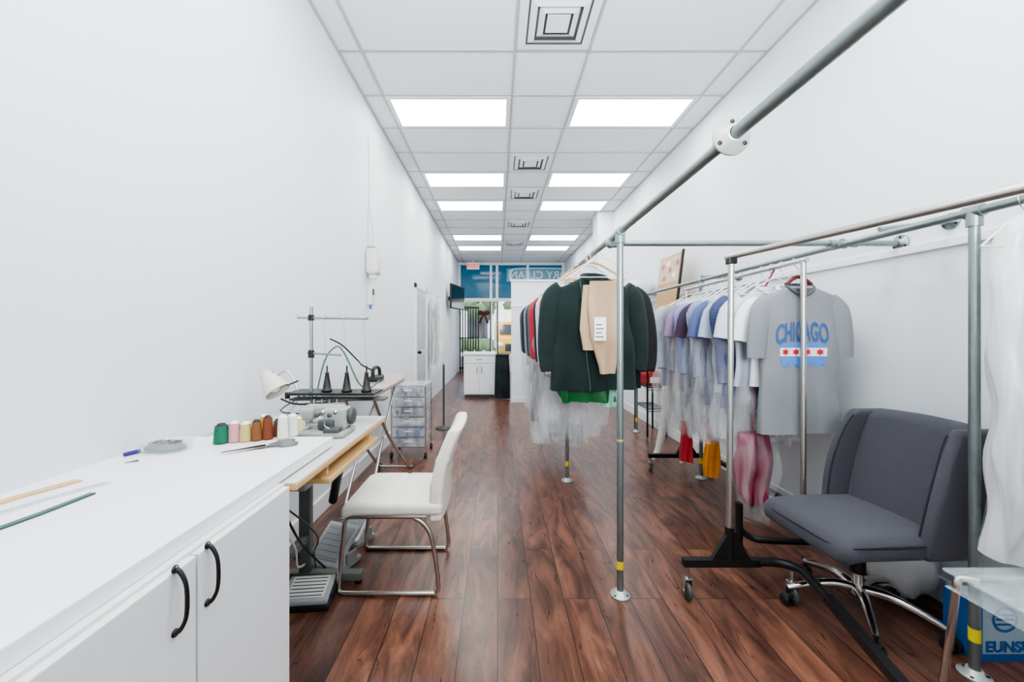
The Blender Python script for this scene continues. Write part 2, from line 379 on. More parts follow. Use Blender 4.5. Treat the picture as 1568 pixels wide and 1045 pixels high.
# outside
asph=M('pavement',(185,185,182),.9); mb=MB(); mb.box(-25,25,13.3,60,-.15,-.02,asph); mb.done('street_pavement')
mb=MB()
for i in range(8): mb.cyl((-1.22+i*.085,12.95,0),(-1.22+i*.085,12.95,2.15),.02,black,8)
mb.box(-1.25,-.60,12.93,12.97,2.08,2.13,black); mb.box(-1.25,-.60,12.93,12.97,.12,.17,black); mb.box(-1.25,-.60,12.93,12.97,1.1,1.14,black); mb.done('iron_gate')
leaf=M('foliage',(84,104,62),.8,var=.55,ns=7,bump=.8,bs=12); bark=M('bark',(80,62,48),.9)
for i,(x,y,r,z) in enumerate([(-3.2,22,1.3,2.6),(2.0,31,1.7,3.0),(-1.6,36,1.6,3.4),(6.5,29,2.2,3.0)]):
    mb=MB(); mb.tube([(x,y,-.02),(x+.1,y,z*.6),(x,y,z)],[.16,.12,.08],bark,8)
    for j in range(9):
        a=j*2.4; mb.ball((x+math.cos(a)*r*.55,y+math.sin(a)*r*.4,z+.35*r*math.sin(j*1.7)),r*.38,leaf,n=9,fn=lambda X,Y,Z:1+.15*math.sin(9*X+j)*math.sin(8*Y)+.12*math.sin(11*Z))
    mb.done('street_tree')
mb=MB()
for j in range(24): mb.ball((-6+j*.6,26+.2*math.sin(j),.45),.44,leaf,(1,.8,1),8,fn=lambda X,Y,Z:1+.06*math.sin(9*X+j)*math.sin(8*Y))
mb.done('hedge')
mb=MB(); ty=M('truck_yellow',(225,170,50),.4); wd=M('dark_glass',(50,58,66),.1)
mb.box(-.1,1.5,16.6,17.5,1.1,1.75,ty,.05); mb.box(.0,1.4,15.7,16.7,.45,1.15,ty,.12); mb.box(.1,1.3,16.57,16.6,1.2,1.62,wd); mb.box(.3,1.1,15.66,15.72,.55,.85,blkpl,.02)
for x in (0,1.25): 
    mb.box(x,x+.2,15.66,15.72,.75,.9,wht,.02)
    for y in (16.2,): mb.lathe((x+.0,y,.36),[(0,0),(.35,0),(.38,.03),(.38,.2),(.35,.22),(0,.22)],blkpl,20,'x')
mb.box(-.15,1.55,17.6,20.5,.6,2.3,M('truck_box',(228,226,220),.5),.03)
for x in (0,1.25): mb.lathe((x,19.6,.36),[(0,0),(.35,0),(.38,.03),(.38,.2),(.35,.22),(0,.22)],blkpl,20,'x')
mb.box(0,1.4,16.5,20.4,.4,.6,blkpl); mb.done('parked_truck')
mb=MB(); bf=M('far_facade',(215,212,206),.8); mb.box(-14,16,40,42,-.02,5,bf); 
for i in range(9): mb.box(-12+i*3,-10+i*3,39.95,40.02,.6,3.2,wd)
mb.done('street_building')

# reception cabinet
mb=MB(); mb.box(-.68,-.05,8.02,8.55,.06,.86,cab_m); mb.box(-.70,-.03,7.98,8.58,.86,.90,lam_m,.006); mb.box(-.66,-.07,8.05,8.5,0,.06,dgrey)
mb.box(-.67,-.37,8.0,8.02,.08,.68,trim_m,.004); mb.box(-.36,-.06,8.0,8.02,.08,.68,trim_m,.004); mb.box(-.67,-.06,8.0,8.02,.70,.84,trim_m,.004)
for x in (-.41,-.32): mb.tube([(x,7.998,.5),(x,7.97,.51),(x,7.97,.61),(x,7.998,.62)],.006,black,6)
mb.tube([(-.42,7.998,.77),(-.41,7.97,.77),(-.32,7.97,.77),(-.31,7.998,.77)],.006,black,6)
mb.done('reception_cabinet')
mb=MB(); Cloth(.10,7.85,[(.88,-.14,.12,.06),(.6,-.15,.14,.08),(.02,-.16,.15,.1)],amp=.025,k=45).build(mb,M('dark_teal_cloth',(18,34,38),.8)); mb.box(-.03,.24,7.79,7.92,.86,.885,blkpl,.01); mb.done('draped_cloth')

# ------------------------------------------------------------ left wall: door, tv, bags
mb=MB()
for y in (6.2,7.12): mb.box(XL,XL+.03,y,y+.08,0,2.1,trim_m,.003)
mb.box(XL,XL+.03,6.2,7.2,2.02,2.1,trim_m,.003); mb.done('trim_2')
mb=MB(); dm=M('door_grey_white',(190,196,202),.35); mb.box(XL,XL+.02,6.28,7.12,.005,2.02,dm)
for z0,z1 in ((.15,.95),(1.05,1.9)):
    for a in ((6.38,6.66),(6.74,7.02)): mb.box(XL+.02,XL+.028,a[0],a[1],z0,z1,M('door_panel',(168,177,185),.25),.004)
mb.ball((XL+.06,6.35,1.0),.03,black); mb.cyl((XL+.02,6.35,1.0),(XL+.05,6.35,1.0),.012,black); mb.done('door_1')
for i,(y,zt,zb) in enumerate([(7.5,1.98,.5),(8.4,2.0,.6)]):
    mb=MB(); Cloth(XL+.10,y,[(zt,-.03,.03,.03),(zt-.1,-.07,.07,.14),(zb,-.08,.08,.15)],amp=.012,k=40,ph=i).build(mb,plast3,cap=False)
    Cloth(XL+.10,y,[(zt-.06,-.05,.05,.08),(zb+.2,-.05,.05,.1)],amp=.010,k=40,ph=i).build(mb,[grey_pl,wht][i])
    mb.tube([(XL+.001,y,zt+.08),(XL+.10,y,zt+.08),(XL+.10,y,zt-.05)],.005,chrome,8); mb.done('bagged_garment')
mb=MB()
def tvf(x,y,z):
    return (x+(y-10.2)*.22,y,z)
mb.box(XL+.14,XL+.18,10.0,11.1,1.92,2.55,blkpl,.008,fn=tvf); mb.box(XL+.181,XL+.183,10.03,11.07,1.95,2.52,M('tv_screen',(16,30,34),.1,var=.5,ns=6),fn=tvf); mb.box(XL,XL+.17,10.5,10.6,2.15,2.25,black); mb.done('wall_television')
# dispenser
mb=MB(); y=3.98; disp=M('dispenser_plastic',(214,215,212),.35,var=.02)
mb.box(XL,XL+.12,y-.085,y+.085,1.90,2.16,disp,.035); mb.box(XL+.01,XL+.10,y-.07,y+.07,2.12,2.18,grey_pl,.02); mb.box(XL+.02,XL+.09,y-.03,y+.03,1.86,1.91,wht,.01)
mb.tube([(XL+.01,y,2.16),(XL+.008,y-.01,2.4),(XL+.006,y+.03,2.8),(XL+.005,y,3.3)],.0025,grey_pl,6,sm=4)
mb.tube([(XL+.02,y+.05,2.17),(XL+.04,y+.05,2.3),(XL+.01,y+.02,2.6)],.0025,grey_pl,6,sm=4)
mb.tube([(XL+.03,y,1.87),(XL+.03,y+.03,1.80),(XL+.02,y+.02,1.72)],.004,wht,6,sm=4); mb.done('wall_dispenser')
mb=MB(); mb.box(XL,XL+.05,3.96,4.04,1.60,1.78,disp,.012); mb.box(XL+.05,XL+.056,3.975,4.025,1.70,1.76,dgrey,.004); mb.cyl((XL+.025,4.0,1.6),(XL+.025,4.0,1.56),.012,blue); mb.tube([(XL+.01,3.97,1.6),(XL+.008,3.95,1.4),(XL+.008,3.9,1.1)],.003,wht,6,sm=4); mb.done('wall_timer')

# ------------------------------------------------------------ counter
CX=-.665; ZT=.91
mb=MB(); mb.box(XL,CX,-.6,1.61,ZT-.037,ZT,lam_m,.003)
mb.box(XL,CX+.03-.012,-.55,1.21,.08,ZT-.037,cab_m); mb.box(XL,CX-.05,-.55,1.19,0,.08,dgrey)
fx=CX+.018
for a,b in ((.838,1.205),(.405,.832),(-.03,.40),(-.5,-.035)): mb.box(fx,fx+.018,a,b,.09,ZT-.043,cab_m,.003)
hx=fx+.018
for y in (.775,.862):
    mb.tube([(hx,y,.87),(hx+.010,y,.868),(hx+.022,y,.845),(hx+.025,y,.81),(hx+.022,y,.775),(hx+.010,y,.752),(hx,y,.75)],[.0055,.0045,.004,.0042,.004,.0045,.0055],black,8,sm=4)
    for z in (.872,.748): mb.lathe((hx,y,z-.0),[(.008,0),(.008,.003),(.006,.005)],black,12,'x')
mb.done('white_counter_cabinet')
Z=ZT+.0005
def strip(name,pts,w,h,mat,marks=False):
    mb=MB(); n=len(pts)
    V=[]
    for i,(x,y) in enumerate(pts):
        a=Vector(pts[min(i+1,n-1)])-Vector(pts[max(i-1,0)]); a.normalize(); nx,ny=-a.y*w/2,a.x*w/2
        V+=[(x+nx,y+ny,Z),(x-nx,y-ny,Z),(x-nx,y-ny,Z+h),(x+nx,y+ny,Z+h)]
    F=[]
    for i in range(n-1):
        for k in range(4): F.append((i*4+k,i*4+(k+1)%4,(i+1)*4+(k+1)%4,(i+1)*4+k))
    F+= [(3,2,1,0),tuple((n-1)*4+k for k in range(4))]
    mb.add(V,F,mat)
    if marks:
        a=Vector(pts[0]);b=Vector(pts[-1]);d=(b-a);L=d.length;d.normalize();q=Vector((-d.y,d.x))
        for i in range(int(L/.01)):
            p=a+d*(i*.01); l=.008 if i%5 else .013; s_=p+q*w*.48; t_=s_-q*l
            mb.box(min(s_.x,t_.x)-.0001,max(s_.x,t_.x)+.0001,min(s_.y,t_.y)-.0002,max(s_.y,t_.y)+.0002,Z+h,Z+h+.0003,grey_pl)
    return mb.done(name)
def P2(px,py,z): # world XY on the counter plane from measured coordinates
    d=(z-1.335); Y=-d*610/(py-508)*1.0; return ((px-762)*Y/610,Y)
strip('wooden_ruler',[P2(-60,790,Z),P2(30,762,Z),P2(122,737,Z)],.028,.004,wood)
strip('clear_ruler',[P2(-60,806,Z),P2(80,762,Z),P2(172,739,Z)],.035,.002,acry,True)
strip('green_ruler',[P2(-60,832,Z),P2(60,789,Z),P2(142,757,Z)],.016,.004,M('green_ruler_plastic',(24,74,62),.35))
# scissors
mb=MB()
a=P2(338,697,Z); b=P2(400,687,Z); 
d=(Vector(b)-Vector(a)).normalized(); q=Vector((-d.y,d.x))
steel=M('scissor_steel',(120,120,120),.28,.9)
def SP(u,v,z=.006): p=Vector(a)+d*u+q*v; return (p.x,p.y,Z+z)
for sg in (-1,1):
    V=[SP(0,sg*.001),SP(.13,sg*.014),SP(.15,sg*.005),SP(.13,-sg*.009),SP(0,sg*.001,.009),SP(.13,sg*.014,.009),SP(.15,sg*.005,.009),SP(.13,-sg*.009,.009)]
    mb.add(V,[(0,1,2,3),(7,6,5,4),(0,4,5,1),(1,5,6,2),(2,6,7,3),(3,7,4,0)],steel)
    mb.tube([SP(.14,0),SP(.165,-sg*.012),SP(.18,-sg*.022)],.006,steel,8,sm=3)
    mb.tube([SP(.205+.03*math.cos(t),-sg*.026+.015*math.sin(t)) for t in [i*PI/6 for i in range(12)]],.005,steel,8,closed=True)
mb.lathe(SP(.14,0,.006),[(.0,.006),(.006,.006),(.006,0)],chrome,12); mb.done('tailor_scissors')
# pin box: shallow clear rounded tray with pins
c=P2(253,690,Z); mb=MB(); cx,cy=c
def oval(rx,ry,z):
    o=[]
    for i in range(36):
        t=i*2*PI/36; c_,s_=math.cos(t),math.sin(t); o.append((cx+rx*math.copysign(abs(c_)**.6,c_),cy+ry*math.copysign(abs(s_)**.6,s_),z))
    return o
V=oval(.078,.05,Z)+oval(.084,.055,Z+.036)+oval(.090,.061,Z+.038)+oval(.081,.052,Z+.036)+oval(.075,.047,Z+.003)
F=[(a*36+k,a*36+(k+1)%36,(a+1)*36+(k+1)%36,(a+1)*36+k) for a in range(4) for k in range(36)]+[tuple(range(36))]
mb.add(V,F,acry,True)
pm=M('steel_pins',(84,88,70),.5,.2,var=.7,ns=300)
mb.ball((cx,cy,Z+.008),.07,pm,(1,.62,.30),14,fn=lambda X,Y,Z_:(1+.05*math.sin(40*X)*math.sin(37*Y)) if Z_>-.2 else .4)
for i in range(130):
    t=random.random()*2*PI; rr=random.random()*.055; an=random.random()*PI; x=cx+rr*math.cos(t); y=cy+rr*.6*math.sin(t); z=Z+.024+random.random()*.006
    mb.tube([(x-.012*math.cos(an),y-.012*math.sin(an),z),(x+.012*math.cos(an),y+.012*math.sin(an),z+.004)],.0008,chrome if i%2 else dgrey,4)
mb.done('pin_box')
mb=MB(); a=P2(190,700,Z); b=P2(214,694,Z); mb.cyl((a[0],a[1],Z+.007),(b[0],b[1],Z+.007),.007,M('marker_blue',(40,30,120),.4),10); mb.cyl((b[0],b[1],Z+.007),(b[0]+.012,b[1]+.006,Z+.007),.004,wht,8); mb.done('blue_marker')
mb=MB(); a=P2(190,711,Z); b=P2(212,707,Z); mb.tube([(a[0],a[1],Z+.003),(b[0],b[1],Z+.003)],[.001,.003],dgrey,6); mb.done('seam_ripper')
# spools
cols=[(14,100,72),(205,145,155),(186,172,108),(120,74,36),(116,54,28),(104,58,24),(190,150,56),(226,224,214),(214,214,212),(210,194,140)]
pos=[(343,679,30,22),(363,677,32,18),(380,676,30,18),(397,675,32,16),(414,673,36,16),(430,668,26,16),(408,661,26,14),(437,672,36,16),(452,668,34,16),(460,662,24,14)]
for (px,py,h,w),c in zip(pos,cols):
    px-=4
    x,y=P2(px,py,Z); hh=h*y/610; r=w*y/610/2; mb=MB(); tm=M('thread',c,.7,var=.15,ns=4,bump=.4,bs=200)
    mb.lathe((x,y,Z),[(0,0),(r*.85,0),(r*.9,.003),(r,.004),(r,.006),(r*.96,.01),(r*.9,hh*.5),(r*.8,hh-.012),(r*.78,hh-.008)],tm,18)
    mb.lathe((x,y,Z),[(r*.78,hh-.008),(r*.5,hh-.004),(r*.5,hh),(r*.3,hh),(r*.3,hh-.01),(0,hh-.01)],wht if c[0]>150 else blkpl,18)
    mb.done('thread_spool')

# ------------------------------------------------------------ sewing table
TZ=.868; TX=-.62
mb=MB(); tabm=M('table_laminate_grey',(200,202,200),.35,var=.02)
mb.box(XL+.01,TX,1.225,2.2,TZ-.004,TZ,tabm); mb.box(XL+.01,TX+.002,1.224,2.202,TZ-.024,TZ-.004,wood,.003)
mb.box(-.95,-.615,1.46,2.06,.775,.795,wood,.003); 
for y in (1.5,2.0): mb.box(-.94,-.64,y-.008,y+.008,.79,.846,wood)
lg=M('table_leg_green_grey',(96,102,96),.5)
for y in (1.36,2.12):
    mb.box(-1.05,-.99,y-.02,y+.02,.06,.84,lg,.004); mb.box(-1.24,-.72,y-.025,y+.025,.02,.06,lg,.006); mb.box(-1.2,-.68,y-.02,y+.02,.80,.838,lg,.004)
    for x in (-1.22,-.74): mb.cyl((x,y,0),(x,y,.02),.02,black)
mb.box(-1.04,-1.0,1.36,2.12,.22,.26,lg,.004)
mb.tube([(-.72,1.9,.78),(-.80,2.0,.62),(-.86,2.08,.45)],.022,blkpl,10,sm=3)
mb.lathe((-.98,1.5,.72),[(0,0),(.06,0),(.075,.02),(.075,.15),(.06,.18),(.02,.19),(0,.19)],dgrey,20,'y'); mb.box(-1.03,-.93,1.52,1.66,.76,.84,dgrey,.008); mb.lathe((-.98,1.46,.72),[(0,0),(.05,0),(.05,.025),(.02,.03),(.02,.04)],black,20,'y')
mb.box(-.86,-.78,1.62,1.76,.68,.77,grey_pl,.012)
mb.tube([(-.9,1.6,.7),(-.88,1.7,.5),(-.92,1.9,.3),(-.9,2.08,.1)],.005,black,6,sm=5)
mb.tube([(-.98,1.6,.68),(-.95,1.85,.35),(-1.0,2.0,.15),(-1.04,2.3,.05),(-1.0,2.4,.01)],.005,wht,6,sm=5)
mb.tube([(-.95,1.62,.68),(-.80,1.75,.45),(-.90,1.95,.25),(-1.0,2.2,.02)],.004,dgrey,6,sm=5)
mb.done('sewing_table')
# serger machine
mb=MB(); sm_=M('machine_grey',(150,154,148),.35,var=.1)
K=.70; ox,oy=-.775,1.80
def B(a,b,c,d,e,f,mat,r): mb.box(ox+a*K,ox+b*K,oy+c*K,oy+d*K,TZ+.001+e*K,TZ+.001+f*K,mat,r*K)
B(-.17,.15,-.10,.12,0,.035,sm_,.012); B(-.02,.13,-.02,.11,.03,.17,sm_,.02); B(-.16,.10,.02,.10,.11,.185,sm_,.022); B(-.17,-.08,-.02,.09,.09,.17,sm_,.02); B(-.15,-.11,-.03,.03,.036,.042,chrome,.002); B(-.04,.06,-.04,-.01,.035,.10,dgrey,.01)
def C(x,y,z): return (ox+x*K,oy+y*K,TZ+z*K)
mb.cyl(C(-.13,0,.10),C(-.13,0,.03),.004,chrome,8)
mb.lathe(C(.13,.06,.11),[(0,0),(.035,0),(.038,.006),(.038,.016),(.035,.02),(0,.02)],dgrey,20,'x')
for i in range(4): mb.lathe(C(-.05+i*.04,-.0,.13+.02*(i%2)),[(0,-.022),(.010,-.02),(.010,-.01),(.004,-.008),(.004,.01)],[dgrey,chrome][i%2],12,'y')
mb.tube([C(0,-.02,.10),C(.03,-.08,.07),C(.10,-.07,.04)],.003,chrome,8,sm=4)
for i in range(4): mb.cyl(C(-.10+i*.05,.05,.18),C(-.10+i*.05,.05,.22),.003,chrome,6)
B(-.30,-.05,-.20,-.11,0,.010,chrome,.003); B(.02,.12,-.10,-.03,.03,.06,dgrey,.008); mb.done('serger_sewing_machine')
# thread stand
mb=MB(); px,py=-.95,2.03
mb.cyl((px,py,TZ),(px,py,1.46),.008,galv,10); mb.lathe((px,py,TZ),[(.03,0),(.03,.006),(.012,.01)],galv,16)
mb.cyl((px-.07,py,1.405),(px+.29,py,1.40),.006,galv,8); 
for q in (-.06,.08,.18,.28): mb.tube([(px+q,py,1.405),(px+q,py-.03,1.42),(px+q+.012,py-.04,1.41),(px+q,py-.05,1.40)],.0025,chrome,6,sm=3)
mb.cyl((px-.02,py,1.225),(px+.16,py-.02,1.215),.005,galv,8)
mb.box(px-.012,px+.012,py-.012,py+.012,1.20,1.24,black,.003); mb.box(px-.012,px+.012,py-.012,py+.012,1.39,1.42,black,.003)
mb.box(px-.10,px+.34,py-.07,py+.09,1.018,1.03,black,.004); mb.box(px-.10,px+.38,py-.03,py+.05,.985,.997,dgrey,.004); mb.cyl((px-.1,py-.04,1.0),(px-.1,py-.04,1.03),.012,black)
for i in range(3):
    cx=px+.085+i*.10; cy=py-.01
    mb.cyl((cx,cy,1.03),(cx,cy,1.16),.004,black,8); mb.lathe((cx,cy,1.03),[(0,0),(.022,0),(.026,.003),(.026,.008),(.0215,.012),(.009,.088),(.010,.09),(.010,.096),(.005,.098)],blkpl,16)
for i in range(3): mb.tube([(px+.085+i*.1,py-.01,1.15),(px+.08+i*.1,py-.04,1.40)],.0006,dgrey,4)
mb.tube([(px+.02,py-.05,1.03),(px-.05,py-.2,.97),(px+.05,py-.12,.94)],.003,black,6,sm=4)
mb.tube([(px-.12,py-.06,1.0),(px-.0,py-.12,.985),(px+.2,py-.1,1.0),(px+.36,py,.99)],.005,black,6,sm=4)
mb.done('thread_cone_stand')
# desk lamp
mb=MB(); lx,ly=-1.13,2.06
mb.lathe((lx+.02,ly,TZ),[(0,0),(.05,0),(.05,.012),(.012,.02)],wht,20)
mb.tube([(lx+.02,ly,TZ+.01),(lx+.10,ly,1.0),(lx+.04,ly-.0,1.13),(lx-.02,ly-.01,1.09)],.006,chrome,8,sm=5)
prof=[(.062,-.075),(.060,-.05),(.048,-.01),(.032,.025),(.028,.05),(.012,.06),(0,.062)]
lampm=M('lamp_enamel',(206,203,190),.35,var=.02)
ax=Vector((-.62,.15,.75)).normalized(); e1=ax.orthogonal().normalized(); e2=ax.cross(e1); V=[];F=[];n=24
for r,z in prof:
    for k in range(n):
        p=Vector((lx-.03,ly-.03,1.085))+ax*z+(e1*math.cos(2*PI*k/n)+e2*math.sin(2*PI*k/n))*r; V.append(tuple(p))
for i in range(len(prof)-1):
    for k in range(n): F.append((i*n+k,i*n+(k+1)%n,(i+1)*n+(k+1)%n,(i+1)*n+k))
mb.add(V,F,lampm,True); mb.ball(tuple(Vector((lx-.03,ly-.03,1.085))-ax*.04),.03,paper,n=10)
mb.tube([(lx-.04,ly,1.13),(lx+.03,ly-.01,1.06),(lx+.10,ly,1.08)],.004,black,6,sm=3)
mb.done('desk_lamp')
# pedals
def pedal(name,x,y,w,l,z0,tilt,mat,mat2,rot):
    mb=MB()
    def f(a,b,c): return (a,b,c+(b+l/2)*tilt)
    mb.box(-w/2,w/2,-l/2,l/2,.03,.055,mat,.008,fn=f); mb.box(-w/2*.8,w/2*.8,-l/2*.8,l/2*.8,.055,.060,grey_pl if mat is not grey_pl else tabm,.003,fn=f)
    mb.box(-w/2*1.05,w/2*1.05,-l/2,l/2,0,.03,mat2,.006)
    for i in range(6): mb.box(-w*.36,w*.36,-l*.35+i*l*.13,-l*.335+i*l*.13,.060,.0625,mat2,fn=f)
    for sg in(-1,1): mb.box(sg*w/2-.008,sg*w/2+.008,-l*.1,l*.3,.02,.03+l*.4*tilt,mat2,.003)
    return mb.done(name,(x,y,z0),rot,world=False)
pedal('foot_pedal',-.94,2.28,.22,.20,0,.7,M('pedal_light_grey',(170,173,176),.45),grey_pl,-.35)
pedal('foot_pedal',-.90,2.54,.16,.16,.0,.9,wht,grey_pl,-.4)
pedal('foot_pedal',-.93,1.96,.22,.15,0,.25,grey_pl,blkpl,.1)
mb=MB(); mb.lathe((-.99,1.60,0),[(0,0),(.09,0),(.11,.2),(.115,.2),(.115,.21),(.105,.21),(.085,.01),(0,.01)],blue,24); mb.done('blue_bucket')
# ironing board
mb=MB(); pad=M('ironing_pad',(178,166,162),.8,var=.35,ns=45)
def ib(x,y,z):
    t=(y-3.3)/.6; 
    if t>0: x=-1.0+(x+1.0)*math.sqrt(max(0.05,1-t*t))
    return (x,y,z)
mb.box(-1.18,-.82,2.66,3.88,.895,.93,pad,.012,fn=ib,nm=12)
mb.box(-1.16,-.84,2.7,3.6,.885,.895,grey_pl)
for sg in (-1,1):
    mb.tube([(-1.0+sg*.1,2.85,.885),(-1.0+sg*.12,3.2,.5),(-1.0+sg*.14,3.75,.1),(-1.0+sg*.15,3.85,.03),(-1.0+sg*.16,3.92,.015)],.013,nick,8,sm=5)
    mb.tube([(-1.0+sg*.06,3.7,.885),(-1.0+sg*.08,3.2,.5),(-1.0+sg*.09,2.8,.03)],.011,nick,8,sm=4)
    mb.ball((-1.0+sg*.16,3.93,.018),.018,blkpl,n=8)
mb.cyl((-1.15,3.85,.03),(-.85,3.85,.03),.011,nick,8); mb.cyl((-1.1,2.8,.02),(-.9,2.8,.02),.011,nick,8); mb.done('ironing_board')
mb=MB(); ix,iy=-.97,3.2
def irf(x,y,z):
    t=(y-iy)/.13; return (ix+(x-ix)*(1-.55*max(0,t)**1.5),y,z-.02)
mb.box(ix-.055,ix+.055,iy-.12,iy+.13,.951,.962,chrome,.004,fn=irf,nm=6); mb.box(ix-.048,ix+.048,iy-.12,iy+.10,.962,1.0,blkpl,.012,fn=irf,nm=6)
mb.tube([(ix,iy-.1,.97),(ix,iy-.1,1.03),(ix,iy-.03,1.05),(ix,iy+.06,1.03),(ix,iy+.08,.97)],.014,blkpl,10,sm=4)
mb.tube([(ix,iy-.1,1.03),(ix-.05,iy-.2,1.08),(ix-.12,iy-.1,1.11),(ix-.2,iy-.2,1.23),(ix-.25,iy-.3,1.28)],.006,blkpl,8,sm=5); mb.done('steam_iron')
mb=MB(); mb.tube([(-1.16,2.40,0),(-1.14,2.40,.6),(-1.06,2.40,1.1),(-.98,2.40,1.24),(-.93,2.42,1.2),(-.86,2.46,1.02),(-.80,2.48,.98),(-.74,2.5,1.03)],.005,M('green_hose',(70,110,96),.5),8,sm=5); mb.lathe((-1.16,2.40,0),[(0,0),(.07,0),(.07,.015),(.012,.02)],black,20); mb.done('steam_hose_stand')
# drawer cart
mb=MB(); x0,x1,y0,y1=-1.12,-.76,4.2,4.55
for x in (x0,x1):
    for y in (y0,y1): mb.cyl((x,y,.08),(x,y,.76),.008,chrome,8); mb.lathe((x-.01,y,.03),[(0,0),(.03,0),(.03,.022),(0,.022)],blkpl,16,'x'); mb.cyl((x,y,.04),(x,y,.09),.006,chrome,6)
mb.box(x0-.01,x1+.01,y0-.01,y1+.01,.76,.775,bin_m,.004)
for i in range(6):
    z=.12+i*.107; mb.box(x0+.012,x1-.012,y0-.012,y1,z,z+.088,bin_m,.006); mb.cyl((x0,y0,z-.006),(x1,y0,z-.006),.006,nick,6); mb.box(-.98,-.90,y0-.024,y0-.012,z+.05,z+.062,wht,.003)
    mb.box(x0+.04,x1-.06,y0+.03,y1-.04,z+.005,z+.05,[grey_pl,blue,wht,dgrey,grey_pl,dgrey][i],.01)
mb.done('drawer_cart')
mb=MB(); mb.lathe((-.745,5.5,0),[(0,0),(.12,0),(.12,.01),(.02,.03),(.016,.05),(.016,.86),(.02,.87),(0,.89)],dgrey,20); mb.done('post_stand')

# ------------------------------------------------------------ white chair
mb=MB()
xa,xb,ya,yb=-.79,-.28,1.99,2.45
def seatf(x,y,z):
    u=(x-xa)/(xb-xa); v=(y-ya)/(yb-ya)
    q=0
    if z>.42:
        q=.012*math.sin(PI*u)*math.sin(PI*v)
        for s_ in (u-.5,v-.5): q-=.006*math.exp(-(s_/.02)**2)
    return (x,y,z+q-.03*max(0,.12-u)/.12*.6)
mb.box(xa,xb,ya,yb,.405,.472,iv,.026,fn=seatf,nm=24)
def backf(x,y,z):
    t=(z-.38)/.47; v=(y-(ya+yb)/2)/((yb-ya)/2)
    dx=.0+.105*t-.035*math.sin(PI*min(1,t)) +.015*(1-v*v)
    q=0
    for s_ in (t-.35,t-.65): q+=.005*math.exp(-(s_/.03)**2)
    return (x+dx-(q if x<-.3 else -q),y*(1)+0,z)
mb.box(-.35,-.285,ya+.01,yb-.01,.37,.845,iv,.020,fn=backf,nm=22)
for y in (ya+.02,yb-.02):
    mb.tube([(-.36,y,.40),(-.70,y,.40),(-.765,y,.385),(-.775,y,.33),(-.80,y,.08),(-.80,y,.025),(-.75,y,.013),(-.36,y,.013),(-.31,y,.02),(-.30,y,.07),(-.33,y,.28),(-.37,y,.36),(-.42,y,.395)],.0115,nick,12,sm=5)
mb.cyl((-.70,ya+.02,.398),(-.70,yb-.02,.398),.01,nick,10); mb.cyl((-.40,ya+.02,.398),(-.40,yb-.02,.398),.01,nick,10)
mb.done('white_dining_chair')

# ------------------------------------------------------------ pipe racks
def flange(mb,c,axis,sgn=1,mat=galv,r=.048):
    mb.lathe(c,[(0,0),(r,0),(r,sgn*.007),(r*.55,sgn*.009),(r*.5,sgn*.028),(r*.36,sgn*.028)],mat,28,axis)
    for i in range(3):
        a=i*2*PI/3+PI/2; x,y=r*.76*math.cos(a),r*.76*math.sin(a); z=sgn*.0085
        p={'z':(c[0]+x,c[1]+y,c[2]+z-.0),'y':(c[0]+x,c[1]+z,c[2]+y),'x':(c[0]+z,c[1]+x,c[2]+y)}[axis]
        mb.lathe(p,[(0,sgn*.001),(.006,sgn*.001),(.006,-sgn*.003)],black,10,axis)
def fitting(mb,c,axis,L=.055,r=.024):
    d={'x':(L/2,0,0),'y':(0,L/2,0),'z':(0,0,L/2)}[axis]
    mb.cyl(tuple(c[i]-d[i] for i in range(3)),tuple(c[i]+d[i] for i in range(3)),r,galv,16)
PR=.0165; ZP=1.84
mb=MB(); X=.62
mb.cyl((X,.22,ZP+.02),(X,2.1,ZP+.0),PR,galv,20); mb.cyl((X,2.1,ZP),(X,6.6,ZP),PR,galv,20)
flange(mb,(X+.0,1.06,ZP+.012),'y',-1,M('zinc_flange',(185,188,186),.4,.5,var=.05),.05); fitting(mb,(X,1.085,ZP+.012),'y',.05,.022)
for y in (2.015,3.56,5.6):
    mb.cyl((X,y,0),(X,y,ZP),PR,galv,20); flange(mb,(X,y,0),'z',1,M('zinc',(190,194,192),.4,.4)); fitting(mb,(X,y,ZP-.03),'z'); fitting(mb,(X,y,ZP),'y',.06)
    mb.cyl((X,y,.135),(X,y,.175),PR+.001,yel,20); mb.cyl((X,y,.78),(X,y,.79),PR+.001,wood,20)
mb.cyl((X,2.17,1.815),(XR-.005,2.17,1.815),PR*.95,galv,20); flange(mb,(XR-.001,2.17,1.815),'x',-1,r=.045); fitting(mb,(X+.0,2.17,1.818),'y',.05,.026); fitting(mb,(X+.03,2.17,1.815),'x',.05)
X2=1.85
mb.cyl((X2,.5,1.80),(X2,5.4,1.80),PR,galv,20)
for y in (1.545,3.62,5.3):
    mb.cyl((X2,y,0),(X2,y,1.80),PR,galv,20); flange(mb,(X2,y,0),'z',1,M('zinc2',(190,194,192),.4,.4)); fitting(mb,(X2,y,1.77),'z'); fitting(mb,(X2,y,1.80),'y',.06)
    mb.cyl((X2,y,.135),(X2,y,.185),PR+.001,yel,20)
    if y!=1.545: mb.cyl((X2,y,1.83),(XR-.002,y,1.83),PR*.9,galv,16); flange(mb,(XR-.001,y,1.83),'x',-1)
fitting(mb,(X2,2.17,1.808),'y',.07,.026); fitting(mb,(X2,2.17,1.81),'x',.09,.024); fitting(mb,(X2+.09,2.17,1.815),'x',.03,.022)
mb.cyl((X2,1.93,1.83),(XR-.002,1.93,1.87),PR*.7,galv,14); flange(mb,(XR-.001,1.93,1.87),'x',-1,r=.04)
mb.done('galvanised_pipe_garment_rack')

